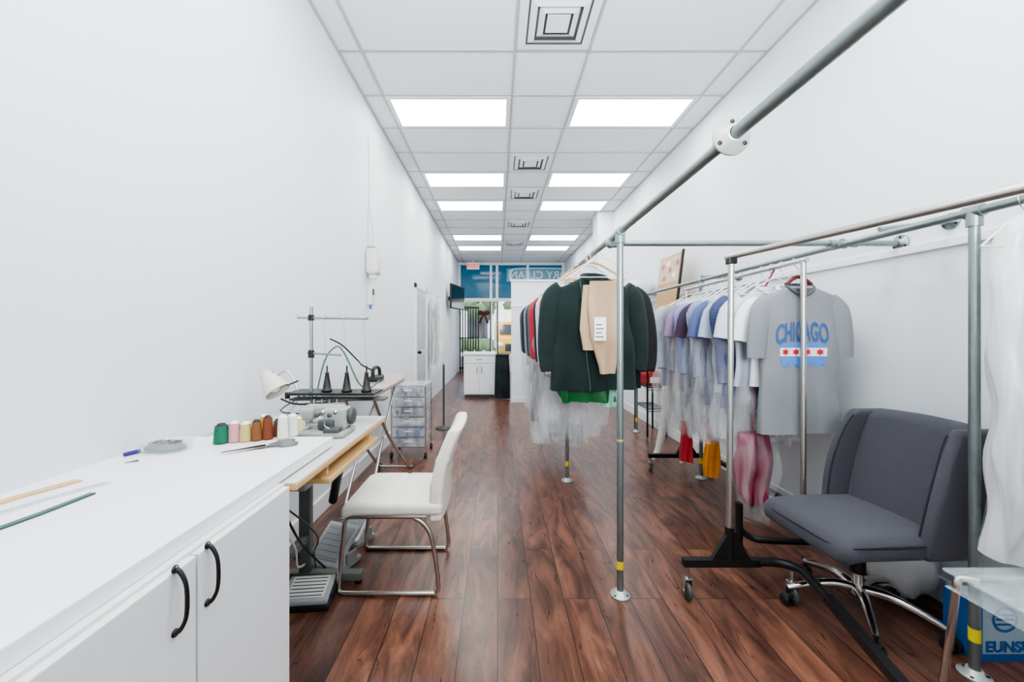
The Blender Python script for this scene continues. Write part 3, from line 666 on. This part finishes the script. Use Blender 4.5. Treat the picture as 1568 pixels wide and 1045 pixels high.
def caster(mb,x,y,zt,r=.045,rot=0):
    w=.012
    mb.lathe((x-w,y,r),[(0,0),(r*.5,0),(r*.55,.003),(r*.9,.002),(r,.006),(r,2*w-.006),(r*.9,2*w-.002),(r*.55,2*w-.003),(0,2*w)],rub,20,'x')
    for sg in (-1,1): mb.box(x+sg*.017-.0015,x+sg*.017+.0015,y-.016,y+.016,r-.01,r*2+.018,chrome)
    mb.box(x-.019,x+.019,y-.018,y+.018,r*2+.012,r*2+.02,chrome,.003); mb.cyl((x,y,r*2+.02),(x,y,zt),.009,chrome,10); mb.cyl((x-.02,y,r),(x+.02,y,r),.006,chrome,8)
def bar(mb,a,b,mat,w=.02,h=.02):
    a=Vector(a);b=Vector(b);d=(b-a).normalized();q=d.cross(Vector((0,0,1))).normalized()*w;u=Vector((0,0,1))*h
    V=[a-q-u,a+q-u,a+q+u,a-q+u,b-q-u,b+q-u,b+q+u,b-q+u]; mb.add(V,[(3,2,1,0),(4,5,6,7),(0,1,5,4),(1,2,6,5),(2,3,7,6),(3,0,4,7)],mat)
mb=MB(); zb=.185; A=(1.165,1.985); B_=(1.42,.85)
mb.tube([(A[0]-.012,A[1],.19),(A[0],A[1],1.70)],.0145,rail,14); mb.tube([(B_[0],B_[1],.2),(B_[0],B_[1],1.70)],.0145,rail,14)
mb.tube([(A[0]-.02*.3,A[1]+.03,1.708),(B_[0]+.03*.3,B_[1]-.1,1.708)],.0145,rail,14); mb.box(A[0]-.02,A[0]+.02,A[1]-.02,A[1]+.02,1.67,1.70,black,.004)
bar(mb,(.925,1.985,zb),(1.30,1.985,zb),black,.018,.018)
mb.tube([(1.29,1.985,zb),(1.38,1.985,zb),(1.44,1.95,zb),(1.455,1.88,zb),(1.42,1.70,zb)],.022,black,8,sm=5)
bar(mb,(1.425,1.72,zb),(1.20,.85,zb),black,.018,.018); bar(mb,(1.18,.86,zb),(1.65,.86,zb),black,.018,.018)
V=[(A[0]-.10,A[1]-.012,zb+.018),(A[0]+.09,A[1]-.012,zb+.018),(A[0]+.02,A[1]-.012,zb+.15),(A[0]-.02,A[1]-.012,zb+.15)]; V+=[(v[0],v[1]+.024,v[2]) for v in V]
mb.add(V,[(0,1,2,3),(7,6,5,4),(0,4,5,1),(1,5,6,2),(2,6,7,3),(3,7,4,0)],black)
mb.cyl((A[0]-.01,A[1],.2),(A[0]-.009,A[1],.36),.021,black,14)
for x,y in ((.945,1.985),(1.445,1.955),(1.2,.87),(1.63,.87)): caster(mb,x,y,zb)
mb.done('rolling_garment_rack')
mb=MB(); A=(1.72,2.24); B_=(1.80,3.80)
for P in (A,B_): mb.tube([(P[0],P[1],.17),(P[0],P[1],1.73)],.0145,rail,14)
mb.tube([(A[0],A[1]-.03,1.735),(B_[0],B_[1]+.03,1.735)],.0135,rail,14)
mb.tube([(1.40,2.31,.30),(1.405,2.31,.2),(1.46,2.29,.15),(1.55,2.26,.148),(1.9,2.24,.148),(2.08,2.24,.148)],.018,black,8,sm=4)
bar(mb,(1.44,3.80,.15),(2.05,3.80,.15),black,.018,.018); bar(mb,(2.02,2.24,.148),(2.02,3.80,.15),black,.016,.016)
V=[(B_[0]-.1,B_[1]-.012,.165),(B_[0]+.1,B_[1]-.012,.165),(B_[0]+.02,B_[1]-.012,.30),(B_[0]-.02,B_[1]-.012,.30)]; V+=[(v[0],v[1]+.024,v[2]) for v in V]
mb.add(V,[(0,1,2,3),(7,6,5,4),(0,4,5,1),(1,5,6,2),(2,6,7,3),(3,7,4,0)],black)
mb.cyl((1.40,2.31,.1),(1.40,2.31,.34),.02,black,12)
for x,y in ((1.405,2.31),(2.06,2.25),(1.46,3.80),(2.03,3.80)): caster(mb,x,y,.16,.036)
mb.done('rolling_garment_rack')

# ------------------------------------------------------------ garments main pipe
dkg=M('dark_green_fleece',(9,30,28),.95,var=.2,ns=60,bump=.4,bs=200,sheen=.05)
blk=M('black_cloth',(15,16,20),.9,var=.2,sheen=.03); beige=M('beige_cotton',(172,146,118),.85,var=.05,bump=.2,bs=50)
grn=M('green_satin',(18,100,48),.55,var=.2)
mb,c=top_garment('j',.62,2.60,1.70,.52,.74,dkg,hw=.56,d=.075,amp=.020,ph=.5,sl='long',slx=.035,sleeve=dkg,collar=dkg)
V=[];
for j in range(15):
    z=1.66-j*.05
    for x_ in (.52+.004*j,.66): V.append((x_,c.front(x_,z)-.004,z))
mb.add(V,[(2*j,2*j+1,2*j+3,2*j+2) for j in range(14)],blk,True)
zp=[(.525+.004*j,c.front(.525+.004*j,1.66-j*.05)-.006,1.66-j*.05) for j in range(15)]
mb.tube(zp,.004,M('zip_teal',(30,70,64),.5),6)
hanger(mb,.62,2.60,ZP,.42,wood,chrome,r=.008); mb.done('dark_green_jacket')
mb,c=top_garment('j',.70,2.74,1.69,.56,.74,blk,hw=.58,d=.05,amp=.012,ph=2,slx=.045); hanger(mb,.62,2.74,ZP,.42); mb.done('black_jacket')
mb=MB(); z0=1.64
c=Cloth(.645,2.42,[(z0,-.085,.09,.02),(1.5,-.10,.10,.025),(1.3,-.085,.095,.03),(1.12,-.03,.075,.03),(1.075,-.025,.07,.028)],amp=.012,k=40,ph=1); c.build(mb,beige,hem=.004)
c2=Cloth(.575,2.45,[(z0-.02,-.05,.04,.015),(1.35,-.07,.03,.02),(1.22,-.05,.03,.02)],amp=.006,ph=3); c2.build(mb,beige)
hanger(mb,.635,2.42,ZP,.40,wht,drop=.12)
mb.box(.575,.645,2.366,2.369,1.28,1.42,paper)
for i in range(4): mb.box(.583,.63-.01*(i%2),2.3645,2.366,1.30+i*.024,1.306+i*.024,dgrey)
mb.done('beige_trousers')
mb=MB(); Cloth(.60,2.70,[(1.0,-.17,.19,.05),(.93,-.2,.19,.06),(.86,-.16,.2,.06)],amp=.02,k=50,ph=1).build(mb,grn,hem=.02); Cloth(.74,2.68,[(.95,-.05,.06,.03),(.84,-.045,.06,.03)],amp=.015,k=50,ph=4).build(mb,M('mint_plastic',(150,215,190),.3),hem=.01)
hanger(mb,.62,2.70,ZP,.36); mb.tube([(.5,2.70,1.67),(.5,2.70,.98)],.006,grn,6); mb.tube([(.74,2.70,1.67),(.74,2.70,.93)],.006,grn,6); mb.done('green_satin_skirt')
spec=[(3.0,(186,62,76),.46,.62,None,'long',.0),(3.2,(204,206,212),.48,.7,.6,'long',1.1),(3.4,(32,36,50),.48,.75,.45,'long',2.1),(3.75,(180,50,60),.50,.72,.35,'long',3.2),
 (3.95,(84,96,110),.50,.95,.22,'long',.8),(4.2,(50,56,64),.50,.8,.2,'long',1.9),(4.5,(140,146,152),.5,.9,.3,'long',2.9),(4.8,(34,42,52),.52,.75,.4,'long',.4),(5.1,(78,86,94),.52,.8,.35,'long',1.4)]
for (y,col,sw,L,cv,sl,ph) in spec:
    mb,c=top_garment('g',.62,y,1.70,sw,L,M('cloth',col,.85,var=.15,bump=.2,bs=60),d=.05,amp=.014,ph=ph,slx=.01,cover=cv)
    hanger(mb,.62,y,ZP,.40); mb.done('hanging_shirt')
mb=MB(); Cloth(.58,4.08,[(1.0,-.2,.2,.05),(.42,-.24,.24,.06)],amp=.02,k=50,ph=1).build(mb,M('olive_cloth',(70,74,60),.85)); hanger(mb,.62,4.08,ZP,.36); mb.tube([(.62,4.08,1.68),(.6,4.08,1.0)],.006,blk,6)
Cloth(.60,4.08,[(1.2,-.26,.26,.07),(.2,-.27,.27,.09)],amp=.03,k=30,ph=2).build(mb,plast3,hem=.03,cap=False); mb.done('bagged_skirt')

# ------------------------------------------------------------ rack 2 garments
def stripes(name,c1,c2,scale,axis='X'):
    m=M(name,c1,.85); nt=m.node_tree; b=nt.nodes['Principled BSDF']; tc=nt.nodes.new('ShaderNodeTexCoord'); w=nt.nodes.new('ShaderNodeTexWave'); w.bands_direction=axis; w.inputs['Scale'].default_value=scale
    nt.links.new(tc.outputs['Object'],w.inputs['Vector']); mx=nt.nodes.new('ShaderNodeMix'); mx.data_type='RGBA'; mx.inputs[6].default_value=lin(c1); mx.inputs[7].default_value=lin(c2); nt.links.new(w.outputs['Fac'],mx.inputs[0]); nt.links.new(mx.outputs[2],b.inputs['Base Color']); return m
sh=[(2.52,M('white_blue_cloth',(190,198,214),.8),.46,.62,'short',0,None),
    (2.62,stripes('navy_stripe',(40,48,82),(74,84,120),22,'Z'),.50,.78,'long',1.2,.62),
    (2.74,M('pale_shirt',(164,174,200),.8),.46,.70,'short',2.2,.6),
    (2.86,M('slate_blue',(78,90,132),.85),.50,.80,'short',.7,.55),
    (2.98,stripes('check_blue',(112,122,156),(146,154,184),24,'X'),.50,.7,'long',1.9,.5),
    (3.10,M('dark_plum',(58,42,66),.85),.50,.72,'short',2.6,.5),
    (3.22,M('light_blue',(130,144,180),.8),.50,.78,'long',.2,.5),
    (3.34,M('mauve',(136,118,150),.8),.50,.72,'short',1.5,.5),
    (3.46,M('mid_grey_cloth',(124,128,136),.8),.50,.80,'long',2.4,.5),
    (3.72,M('silver_blue',(158,166,184),.8),.52,.78,'long',.9,.4)]
for y,mt,sw,L,sl,ph,cv in sh:
    xx=1.72+.08*(y-2.24)/1.56
    mb,c=top_garment('s',xx-.02,y,1.615,sw,L,mt,d=.04,amp=.018,ph=ph,sl=sl,slx=-.01,cover=cv); hanger(mb,xx,y,1.735,.40); mb.done('hanging_shirt')
mb=MB(); pu=M('magenta_satin',(128,8,60),.5,var=.3)
Cloth(1.60,2.50,[(.70,-.09,.10,.04),(.45,-.10,.12,.06),(.32,-.09,.11,.06),(.25,-.06,.08,.05)],amp=.028,k=60,ph=1).build(mb,pu,hem=.02)
Cloth(1.60,2.50,[(1.0,-.10,.12,.06),(.9,-.12,.14,.08),(.5,-.125,.14,.09),(.25,-.09,.10,.08),(.12,-.05,.08,.05)],amp=.03,k=34,ph=2).build(mb,plast4,hem=.03,cap=False)
mb.tube([(1.60,2.50,.68),(1.62,2.50,1.5),(1.735,2.50,1.72)],.006,pu,6); mb.done('magenta_dress')
mb=MB(); Cloth(1.66,3.10,[(.62,-.03,.04,.03),(.30,-.06,.06,.05),(.20,-.05,.04,.04)],amp=.02,k=55,ph=3).build(mb,M('orange_cloth',(222,140,40),.7,var=.2),hem=.02); Cloth(1.55,3.28,[(.6,-.04,.04,.03),(.26,-.05,.05,.04)],amp=.02,k=55,ph=3).build(mb,M('red_hem_cloth',(170,40,52),.7,var=.2),hem=.02)
mb.tube([(1.66,3.10,.6),(1.68,3.10,1.5),(1.765,3.10,1.72)],.005,wht,6); mb.tube([(1.55,3.28,.58),(1.6,3.2,1.0),(1.67,3.10,1.3)],.005,wht,6,sm=3); mb.done('orange_dress')
# grey tee
teem=M('heather_grey',(126,129,134),.92,var=.16,ns=220,bump=.15,bs=200)
tx,tyy=1.765,2.335; zt=1.60
mb=MB()
prof=[(zt,-.065,.065,.02),(zt-.02,-.11,.11,.03),(zt-.06,-.205,.205,.033),(zt-.10,-.235,.235,.034),(zt-.22,-.225,.225,.036),(zt-.6,-.22,.22,.036),(zt-.86,-.23,.225,.045)]
c=Cloth(tx,tyy,prof,amp=.009,k=24,ph=1.0,p=4,g0=.2); c.build(mb,teem,nu=40,nz=50,hem=.006)
for sg in (-1,1):
    mb.tube([(tx+sg*.17,tyy,zt-.085),(tx+sg*.22,tyy-.01,zt-.15),(tx+sg*.248,tyy-.012,zt-.28),(tx+sg*.256,tyy-.012,zt-.42)],[.055,.068,.060,.052],teem,16,sm=5,flat=.42)
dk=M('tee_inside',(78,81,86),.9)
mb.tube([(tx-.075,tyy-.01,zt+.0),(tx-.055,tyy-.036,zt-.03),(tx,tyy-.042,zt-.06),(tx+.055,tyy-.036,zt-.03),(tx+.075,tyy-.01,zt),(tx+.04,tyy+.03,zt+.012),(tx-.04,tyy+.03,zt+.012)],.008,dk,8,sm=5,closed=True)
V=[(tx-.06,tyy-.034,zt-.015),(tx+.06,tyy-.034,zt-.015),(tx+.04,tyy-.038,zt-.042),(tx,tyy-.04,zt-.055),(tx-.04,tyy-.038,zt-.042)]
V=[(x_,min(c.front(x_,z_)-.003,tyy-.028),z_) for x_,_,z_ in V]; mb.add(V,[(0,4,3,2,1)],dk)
hw=M('mahogany',(90,28,20),.4); mb.tube([(tx-.075,tyy,zt+.01),(tx-.03,tyy,zt+.045),(tx,tyy,zt+.055),(tx+.03,tyy,zt+.045),(tx+.075,tyy,zt+.01)],.011,hw,8,sm=4)
mb.tube([(tx,tyy,zt+.055),(tx,tyy,zt+.10),(tx-.022,tyy,zt+.12),(tx-.03,tyy,zt+.162),(tx-.01,tyy,zt+.14)],.0025,chrome,6,sm=4)
pb=M('print_blue',(84,128,196),.8,var=.1); pr=M('print_red',(190,16,40),.8); pw=M('print_white',(228,228,230),.8)
def patch(x0,x1,z0,z1,mat,off,n=10,jag=0):
    V=[];F=[]
    for i in range(n+1):
        for j in range(5):
            x=x0+(x1-x0)*i/n; z=z0+(z1-z0)*j/4
            if jag and j==0: z-=jag*abs(math.sin(i*2.3))
            V.append((tx+x,c.front(tx+x,z)-off,z))
    for i in range(n):
        for j in range(4): F.append((i*5+j,(i+1)*5+j,(i+1)*5+j+1,i*5+j+1))
    mb.add(V,F,mat)
def tf(x,y,z):
    X_=x*.62-.01; Z_=1.285+y*1.45-.9*X_*X_; return (tx+X_,c.front(tx+X_,Z_)-.003-abs(z),Z_)
mb.text('CHICAGO',.105,pb,tf,bold=.003,space=1.0)
patch(-.135,.125,1.240,1.270,pb,.003,n=20); patch(-.135,.130,1.192,1.240,pw,.003,n=20); patch(-.13,.130,1.155,1.192,pb,.003,n=24,jag=.03)
def star(cx,cz,r,n=6):
    V=[(tx+cx,0,cz)]
    for i in range(2*n):
        a=PI/2+i*PI/n; q=r if i%2==0 else r*.5; V.append((tx+cx+q*math.cos(a),0,cz+q*math.sin(a)))
    V=[(v[0],c.front(v[0],v[2])-.0045,v[2]) for v in V]
    mb.add(V,[(0,i+1,(i+1)%(2*n)+1) for i in range(2*n)],pr)
for cx in (-.105,-.045,.025,.095): star(cx,1.216,.024)
mb.done('grey_chicago_tshirt')
mb,c_=top_garment('w',1.775,2.43,1.60,.47,.60,M('white_cotton',(226,228,230),.8),d=.03,amp=.012,ph=2,sl='short'); hanger(mb,1.735,2.43,1.735,.40); mb.done('white_tshirt')

# ------------------------------------------------------------ mannequin
def skin(name,verts,edges,rad,mat,root=0):
    me=bpy.data.meshes.new(name); me.from_pydata(verts,edges,[]); me.materials.append(mat); o=bpy.data.objects.new(name,me); sc.collection.objects.link(o)
    sk=o.modifiers.new('skin','SKIN'); 
    for i,v in enumerate(me.skin_vertices[0].data):
        r=rad[i]; v.radius=(r,r) if not isinstance(r,tuple) else r; v.use_root=(i==root)
    sk.use_smooth_shade=True; ss=o.modifiers.new('sub','SUBSURF'); ss.levels=2; ss.render_levels=2
    return o
mm=M('mannequin_white',(222,218,210),.35,var=.03)
mx_,my_=1.86,4.12
vs=[(mx_,my_,.88),(mx_-.08,my_,.80),(mx_-.12,my_-.02,.48),(mx_-.22,my_-.05,.12),(mx_-.30,my_-.10,.03),(mx_+.08,my_,.80),(mx_+.07,my_-.06,.48),(mx_+.02,my_-.10,.11),(mx_-.05,my_-.2,.03),
    (mx_,my_,1.05),(mx_,my_,1.25),(mx_,my_,1.42),(mx_,my_,1.5),(mx_-.16,my_,1.36),(mx_-.21,my_,1.1),(mx_+.16,my_,1.36),(mx_+.21,my_,1.1)]
es=[(0,1),(1,2),(2,3),(3,4),(0,5),(5,6),(6,7),(7,8),(0,9),(9,10),(10,11),(11,12),(11,13),(13,14),(11,15),(15,16)]
rd=[.11,.085,.052,.034,.022,.085,.052,.034,.022,.10,.12,.08,.045,.05,.035,.05,.035]
skin('mannequin',vs,es,rd,mm)

# ------------------------------------------------------------ right side misc
mb=MB(); Cloth(1.98,1.40,[(1.78,-.10,.04,.03),(1.70,-.20,.15,.05),(1.5,-.22,.2,.07),(.9,-.23,.2,.08),(.52,-.2,.19,.08)],amp=.025,k=34,ph=1).build(mb,plast2,hem=.006,cap=False)
Cloth(2.0,1.40,[(1.66,-.14,.1,.03),(.62,-.14,.14,.04)],amp=.015,k=34,ph=3).build(mb,M('white_sheer',(214,217,222),.8)); hanger(mb,1.85,1.40,1.80,.3); mb.done('plastic_garment_cover')
# wire shelf
mb=MB(); xs=(1.90,2.14); ys=(5.05,5.5)
for x in xs:
    for y in ys: mb.cyl((x,y,0),(x,y,1.36),.013,black,8)
for z in (.35,.62,1.0,1.33):
    for x in xs: mb.cyl((x,ys[0],z),(x,ys[1],z),.006,black,6)
    for y in ys: mb.cyl((xs[0],y,z),(xs[1],y,z),.006,black,6); mb.cyl((xs[0],y,z-.03),(xs[1],y,z-.03),.005,black,6)
    for i in range(9): mb.cyl((xs[0],ys[0]+i*.056,z),(xs[1],ys[0]+i*.056,z),.003,black,5)
mb.done('wire_shelf_rack')
for (z,c1,n_) in ((.627,(178,40,46),'red_bag'),(1.007,(222,220,216),'folded_cloth')):
    mb=MB(); m1=M('sack',c1,.7,var=.2); mb.box(1.92,2.12,5.1,5.42,z,z+.19,m1,.05,fn=lambda x,y,zz:(x+.01*math.sin(30*zz),y+.01*math.sin(25*x),zz),nm=6); 
    mb.box(1.95,2.08,5.085,5.098,z+.05,z+.12,paper); mb.done(n_)
bw=MT('bundle_plastic',(216,219,224),.9,.25,.4,10,1,.9,1.1)
mb=MB(); mb.ball((1.99,5.62,1.93),.19,bw,(1.0,1.2,.72),14,fn=lambda X,Y,Z_:1+.06*math.sin(9*X+3*Z_)+.05*math.sin(13*Y)); mb.done('white_bundle')
# notice board leaning
mb=MB()
def lf(x,y,z): return (x+(z-1.8)*.12+0,y,z)
mb.box(1.98,1.995,4.38,4.95,1.42,2.22,brd,fn=lf); mb.box(1.975,2.0,4.36,4.38,1.40,2.24,black,fn=lf)
pk=M('pale_pink_note',(186,104,96),.7); mb.box(1.977,1.9795,4.41,4.92,1.90,2.20,M('map_paper',(206,180,166),.7,var=.25,ns=30),fn=lf)
for i,(y,z,cl) in enumerate([(4.42,2.08,pk),(4.60,2.02,pk),(4.66,2.1,paper),(4.48,1.95,paper),(4.74,1.93,pk),(4.80,2.08,pk)]): mb.box(1.975,1.977,y,y+.07,z,z+.06,cl,fn=lf)
mb.done('notice_board')

# ------------------------------------------------------------ grey office chair (local: faces -X)
mb=MB(); piping=M('dark_piping',(40,40,48),.9)
def gs(x,y,z):
    u=(x+.30)/.60; v=y/.26
    q=.02*(1-v*v)*math.sin(PI*min(1,max(0,u))) if z>.43 else 0
    if u<.2: q-= (.2-u)**2*.6
    return (x,y*(.93),z+q)
mb.box(-.30,.28,-.265,.265,.375,.475,gray,.045,fn=gs,nm=14)
mb.tube([(.1,-.247,.452),(-.21,-.245,.448),(-.27,-.22,.438),(-.293,-.15,.43),(-.296,0,.43),(-.293,.15,.43),(-.27,.22,.438),(-.21,.245,.448),(.1,.247,.452)],.004,piping,6,sm=4)
def gb(x,y,z):
    t=max(0,(z-.42))/.5; v=y/.25
    return (x+.10*t+.02*t*t-.012*math.cos(PI*t/1.2)*(1-v*v)*(x<.2), y*(.93+.05*t*(1-t)*4-.02*t), z-.012*v*v*(t>.8))
mb.box(.14,.25,-.24,.24,.40,.94,gray,.045,fn=gb,nm=12)
for sg in (-1,1):
    def gw(x,y,z,sg=sg):
        t=max(0,(z-.42))/.5
        fwd=-.02*math.sin(PI*t)
        xc=.20; x=xc+(x-xc)*(1-.15*t)
        return (x+.10*t+.02*t*t+fwd, (y+sg*(.015*math.sin(PI*t)-.005*t))*.93, z-.02*(t>.9))
    y0=sg*.225; mb.box(.04,.27,min(y0,y0+sg*.055),max(y0,y0+sg*.055),.385,.945,gray,.026,fn=gw,nm=12)
    pts=[gw(.045,y0+sg*.004,z_) for z_ in (.47,.55,.65,.75,.85,.915)]
    mb.tube([(p[0]-.0,p[1],p[2]) for p in pts],.004,piping,6,sm=3)
mb.box(-.14,.14,-.10,.10,.355,.378,black,.006); mb.cyl((0,0,.36),(0,0,.2),.03,black,16); mb.cyl((0,0,.25),(0,0,.10),.022,chrome,16); mb.lathe((0,0,.095),[(0,0),(.04,0),(.045,.02),(.035,.045),(0,.05)],chrome,20)
mb.tube([(.02,.05,.36),(.0,.2,.35),(.0,.27,.345)],.006,black,8)
for i in range(5):
    a=math.radians(-52+72*i); c_,s_=math.cos(a),math.sin(a); L=.29
    mb.tube([(c_*.02,s_*.02,.125),(c_*.10,s_*.10,.135),(c_*.2,s_*.2,.115),(c_*L,s_*L,.085)],[.024,.021,.017,.013],chrome,10,sm=4)
    mb.cyl((c_*L,s_*L,.09),(c_*L,s_*L,.04),.008,black,8)
    for sg in (-1,1): mb.lathe((c_*L+sg*.016-.008,s_*L,.028),[(0,0),(.024,0),(.028,.004),(.028,.012),(.024,.016),(0,.016)],blkpl,16,'x')
    mb.box(c_*L-.02,c_*L+.02,s_*L-.022,s_*L+.022,.035,.062,blkpl,.01)
mb.done('grey_office_chair',(1.70,1.88,0),math.radians(3),world=False)

mb=MB(); mb.ball((2.04,2.04,.165),.155,MT('bag_white',(236,238,240),.97,.3,.4,9,1,.95,1.05),(.95,1.0,1.05),16,fn=lambda X,Y,Z_:(1+.07*math.sin(8*X+4*Z_)+.05*math.sin(11*Y-5*Z_))*(1 if Z_>-.85 else .98)); mb.done('white_plastic_bag')
# carton
mb=MB(); bx0,bx1,by0,by1=1.925,2.17,1.61,1.72
cb=M('carton_pale',(158,178,192),.6); bb=M('carton_blue',(20,92,156),.6)
mb.box(bx0,bx1,by0,by1,0,.25,cb,.003); mb.box(bx0-.0015,bx0,by0,by1,.0,.25,bb); mb.box(bx0,bx1,by0-.001,by0,0,.03,bb); mb.box(bx0,bx0+.035,by0-.001,by0,.03,.25,bb)
mb.text('EUNSU',.060,bb,lambda x,y,z:(2.065+x,by0-.002-z,.04+y),bold=.002)
V=[];n=28
for k in range(n):
    a=2*PI*k/n; V.append((2.05+.052*math.cos(a),by0-.002,.17+.052*math.sin(a)))
    V.append((2.05+.042*math.cos(a),by0-.002,.17+.042*math.sin(a)))
mb.add(V,[(2*k,2*((k+1)%n),2*((k+1)%n)+1,2*k+1) for k in range(n)],bb)
for z in (.15,.17,.19): mb.box(2.015,2.085,by0-.002,by0-.0005,z-.004,z+.004,bb)
mb.done('cardboard_carton')
# acrylic side table
mb=MB(); mb.box(1.56,2.05,.95,1.40,.495,.507,acry,.005); mb.box(1.565,2.045,.955,1.395,.44,.446,acry,.002)
for x,y,dx,dy in ((1.585,1.375,-.005,.05),(2.03,1.375,.02,.03),(1.585,.975,-.02,-.02),(2.03,.975,.02,-.02)):
    mb.tube([(x+.05,y-.02 if y>1.2 else y+.02,.485),(x+.015,y,.482),(x,y,.455),(x+dx*.3,y+dy*.3,.3),(x+dx,y+dy,.0)],.011,nick,10,sm=4)
mb.tube([(1.6,1.375,.485),(2.02,1.375,.485)],.009,nick,8); mb.done('acrylic_side_table')
mb=MB(); mb.tube([(1.72+.035*math.cos(t),1.24+.02*math.sin(t),.512) for t in [i*PI/6 for i in range(12)]],.004,dgrey,8,closed=True)
mb.tube([(1.755,1.24,.512),(1.79,1.235,.512),(1.83,1.24,.512)],.004,chrome,8); mb.done('small_scissors')

# ------------------------------------------------------------ world, sun, added ceiling fill light (behind camera)
w=bpy.data.worlds.new('World'); sc.world=w; w.use_nodes=True; nt=w.node_tree; bg=nt.nodes['Background']; sk=nt.nodes.new('ShaderNodeTexSky'); sk.sky_type='NISHITA'; sk.sun_elevation=math.radians(50); sk.sun_rotation=math.radians(200); sk.sun_disc=False
nt.links.new(sk.outputs[0],bg.inputs[0]); bg.inputs[1].default_value=.3
sl=bpy.data.lights.new('sun','SUN'); sl.energy=2.4; sl.angle=.02; so=bpy.data.objects.new('sun',sl); sc.collection.objects.link(so); so.rotation_euler=(math.radians(40),0,math.radians(15)); so.location=(0,20,8)
def area(name,loc,target,size,power,col=(.95,.98,1)):
    l=bpy.data.lights.new(name,'AREA'); l.size=size; l.energy=power; l.color=col; l.spread=math.radians(120); o=bpy.data.objects.new(name,l); sc.collection.objects.link(o); o.location=loc
    d=Vector(target)-Vector(loc); o.rotation_euler=d.to_track_quat('-Z','Y').to_euler(); return o
area('ceiling_fill',(.45,-1.0,1.9),(.45,3.0,4.6),.9,70)  # unseen area light added to brighten the ceiling, no real fixture

cam=bpy.data.cameras.new('camera'); co=bpy.data.objects.new('camera',cam); sc.collection.objects.link(co); co.location=(0,0,1.335); co.rotation_euler=(PI/2,0,0)
cam.lens=14; cam.sensor_width=36; cam.shift_x=22.5/1600; cam.shift_y=-15/1600; cam.clip_start=.02; cam.clip_end=200
sc.camera=co
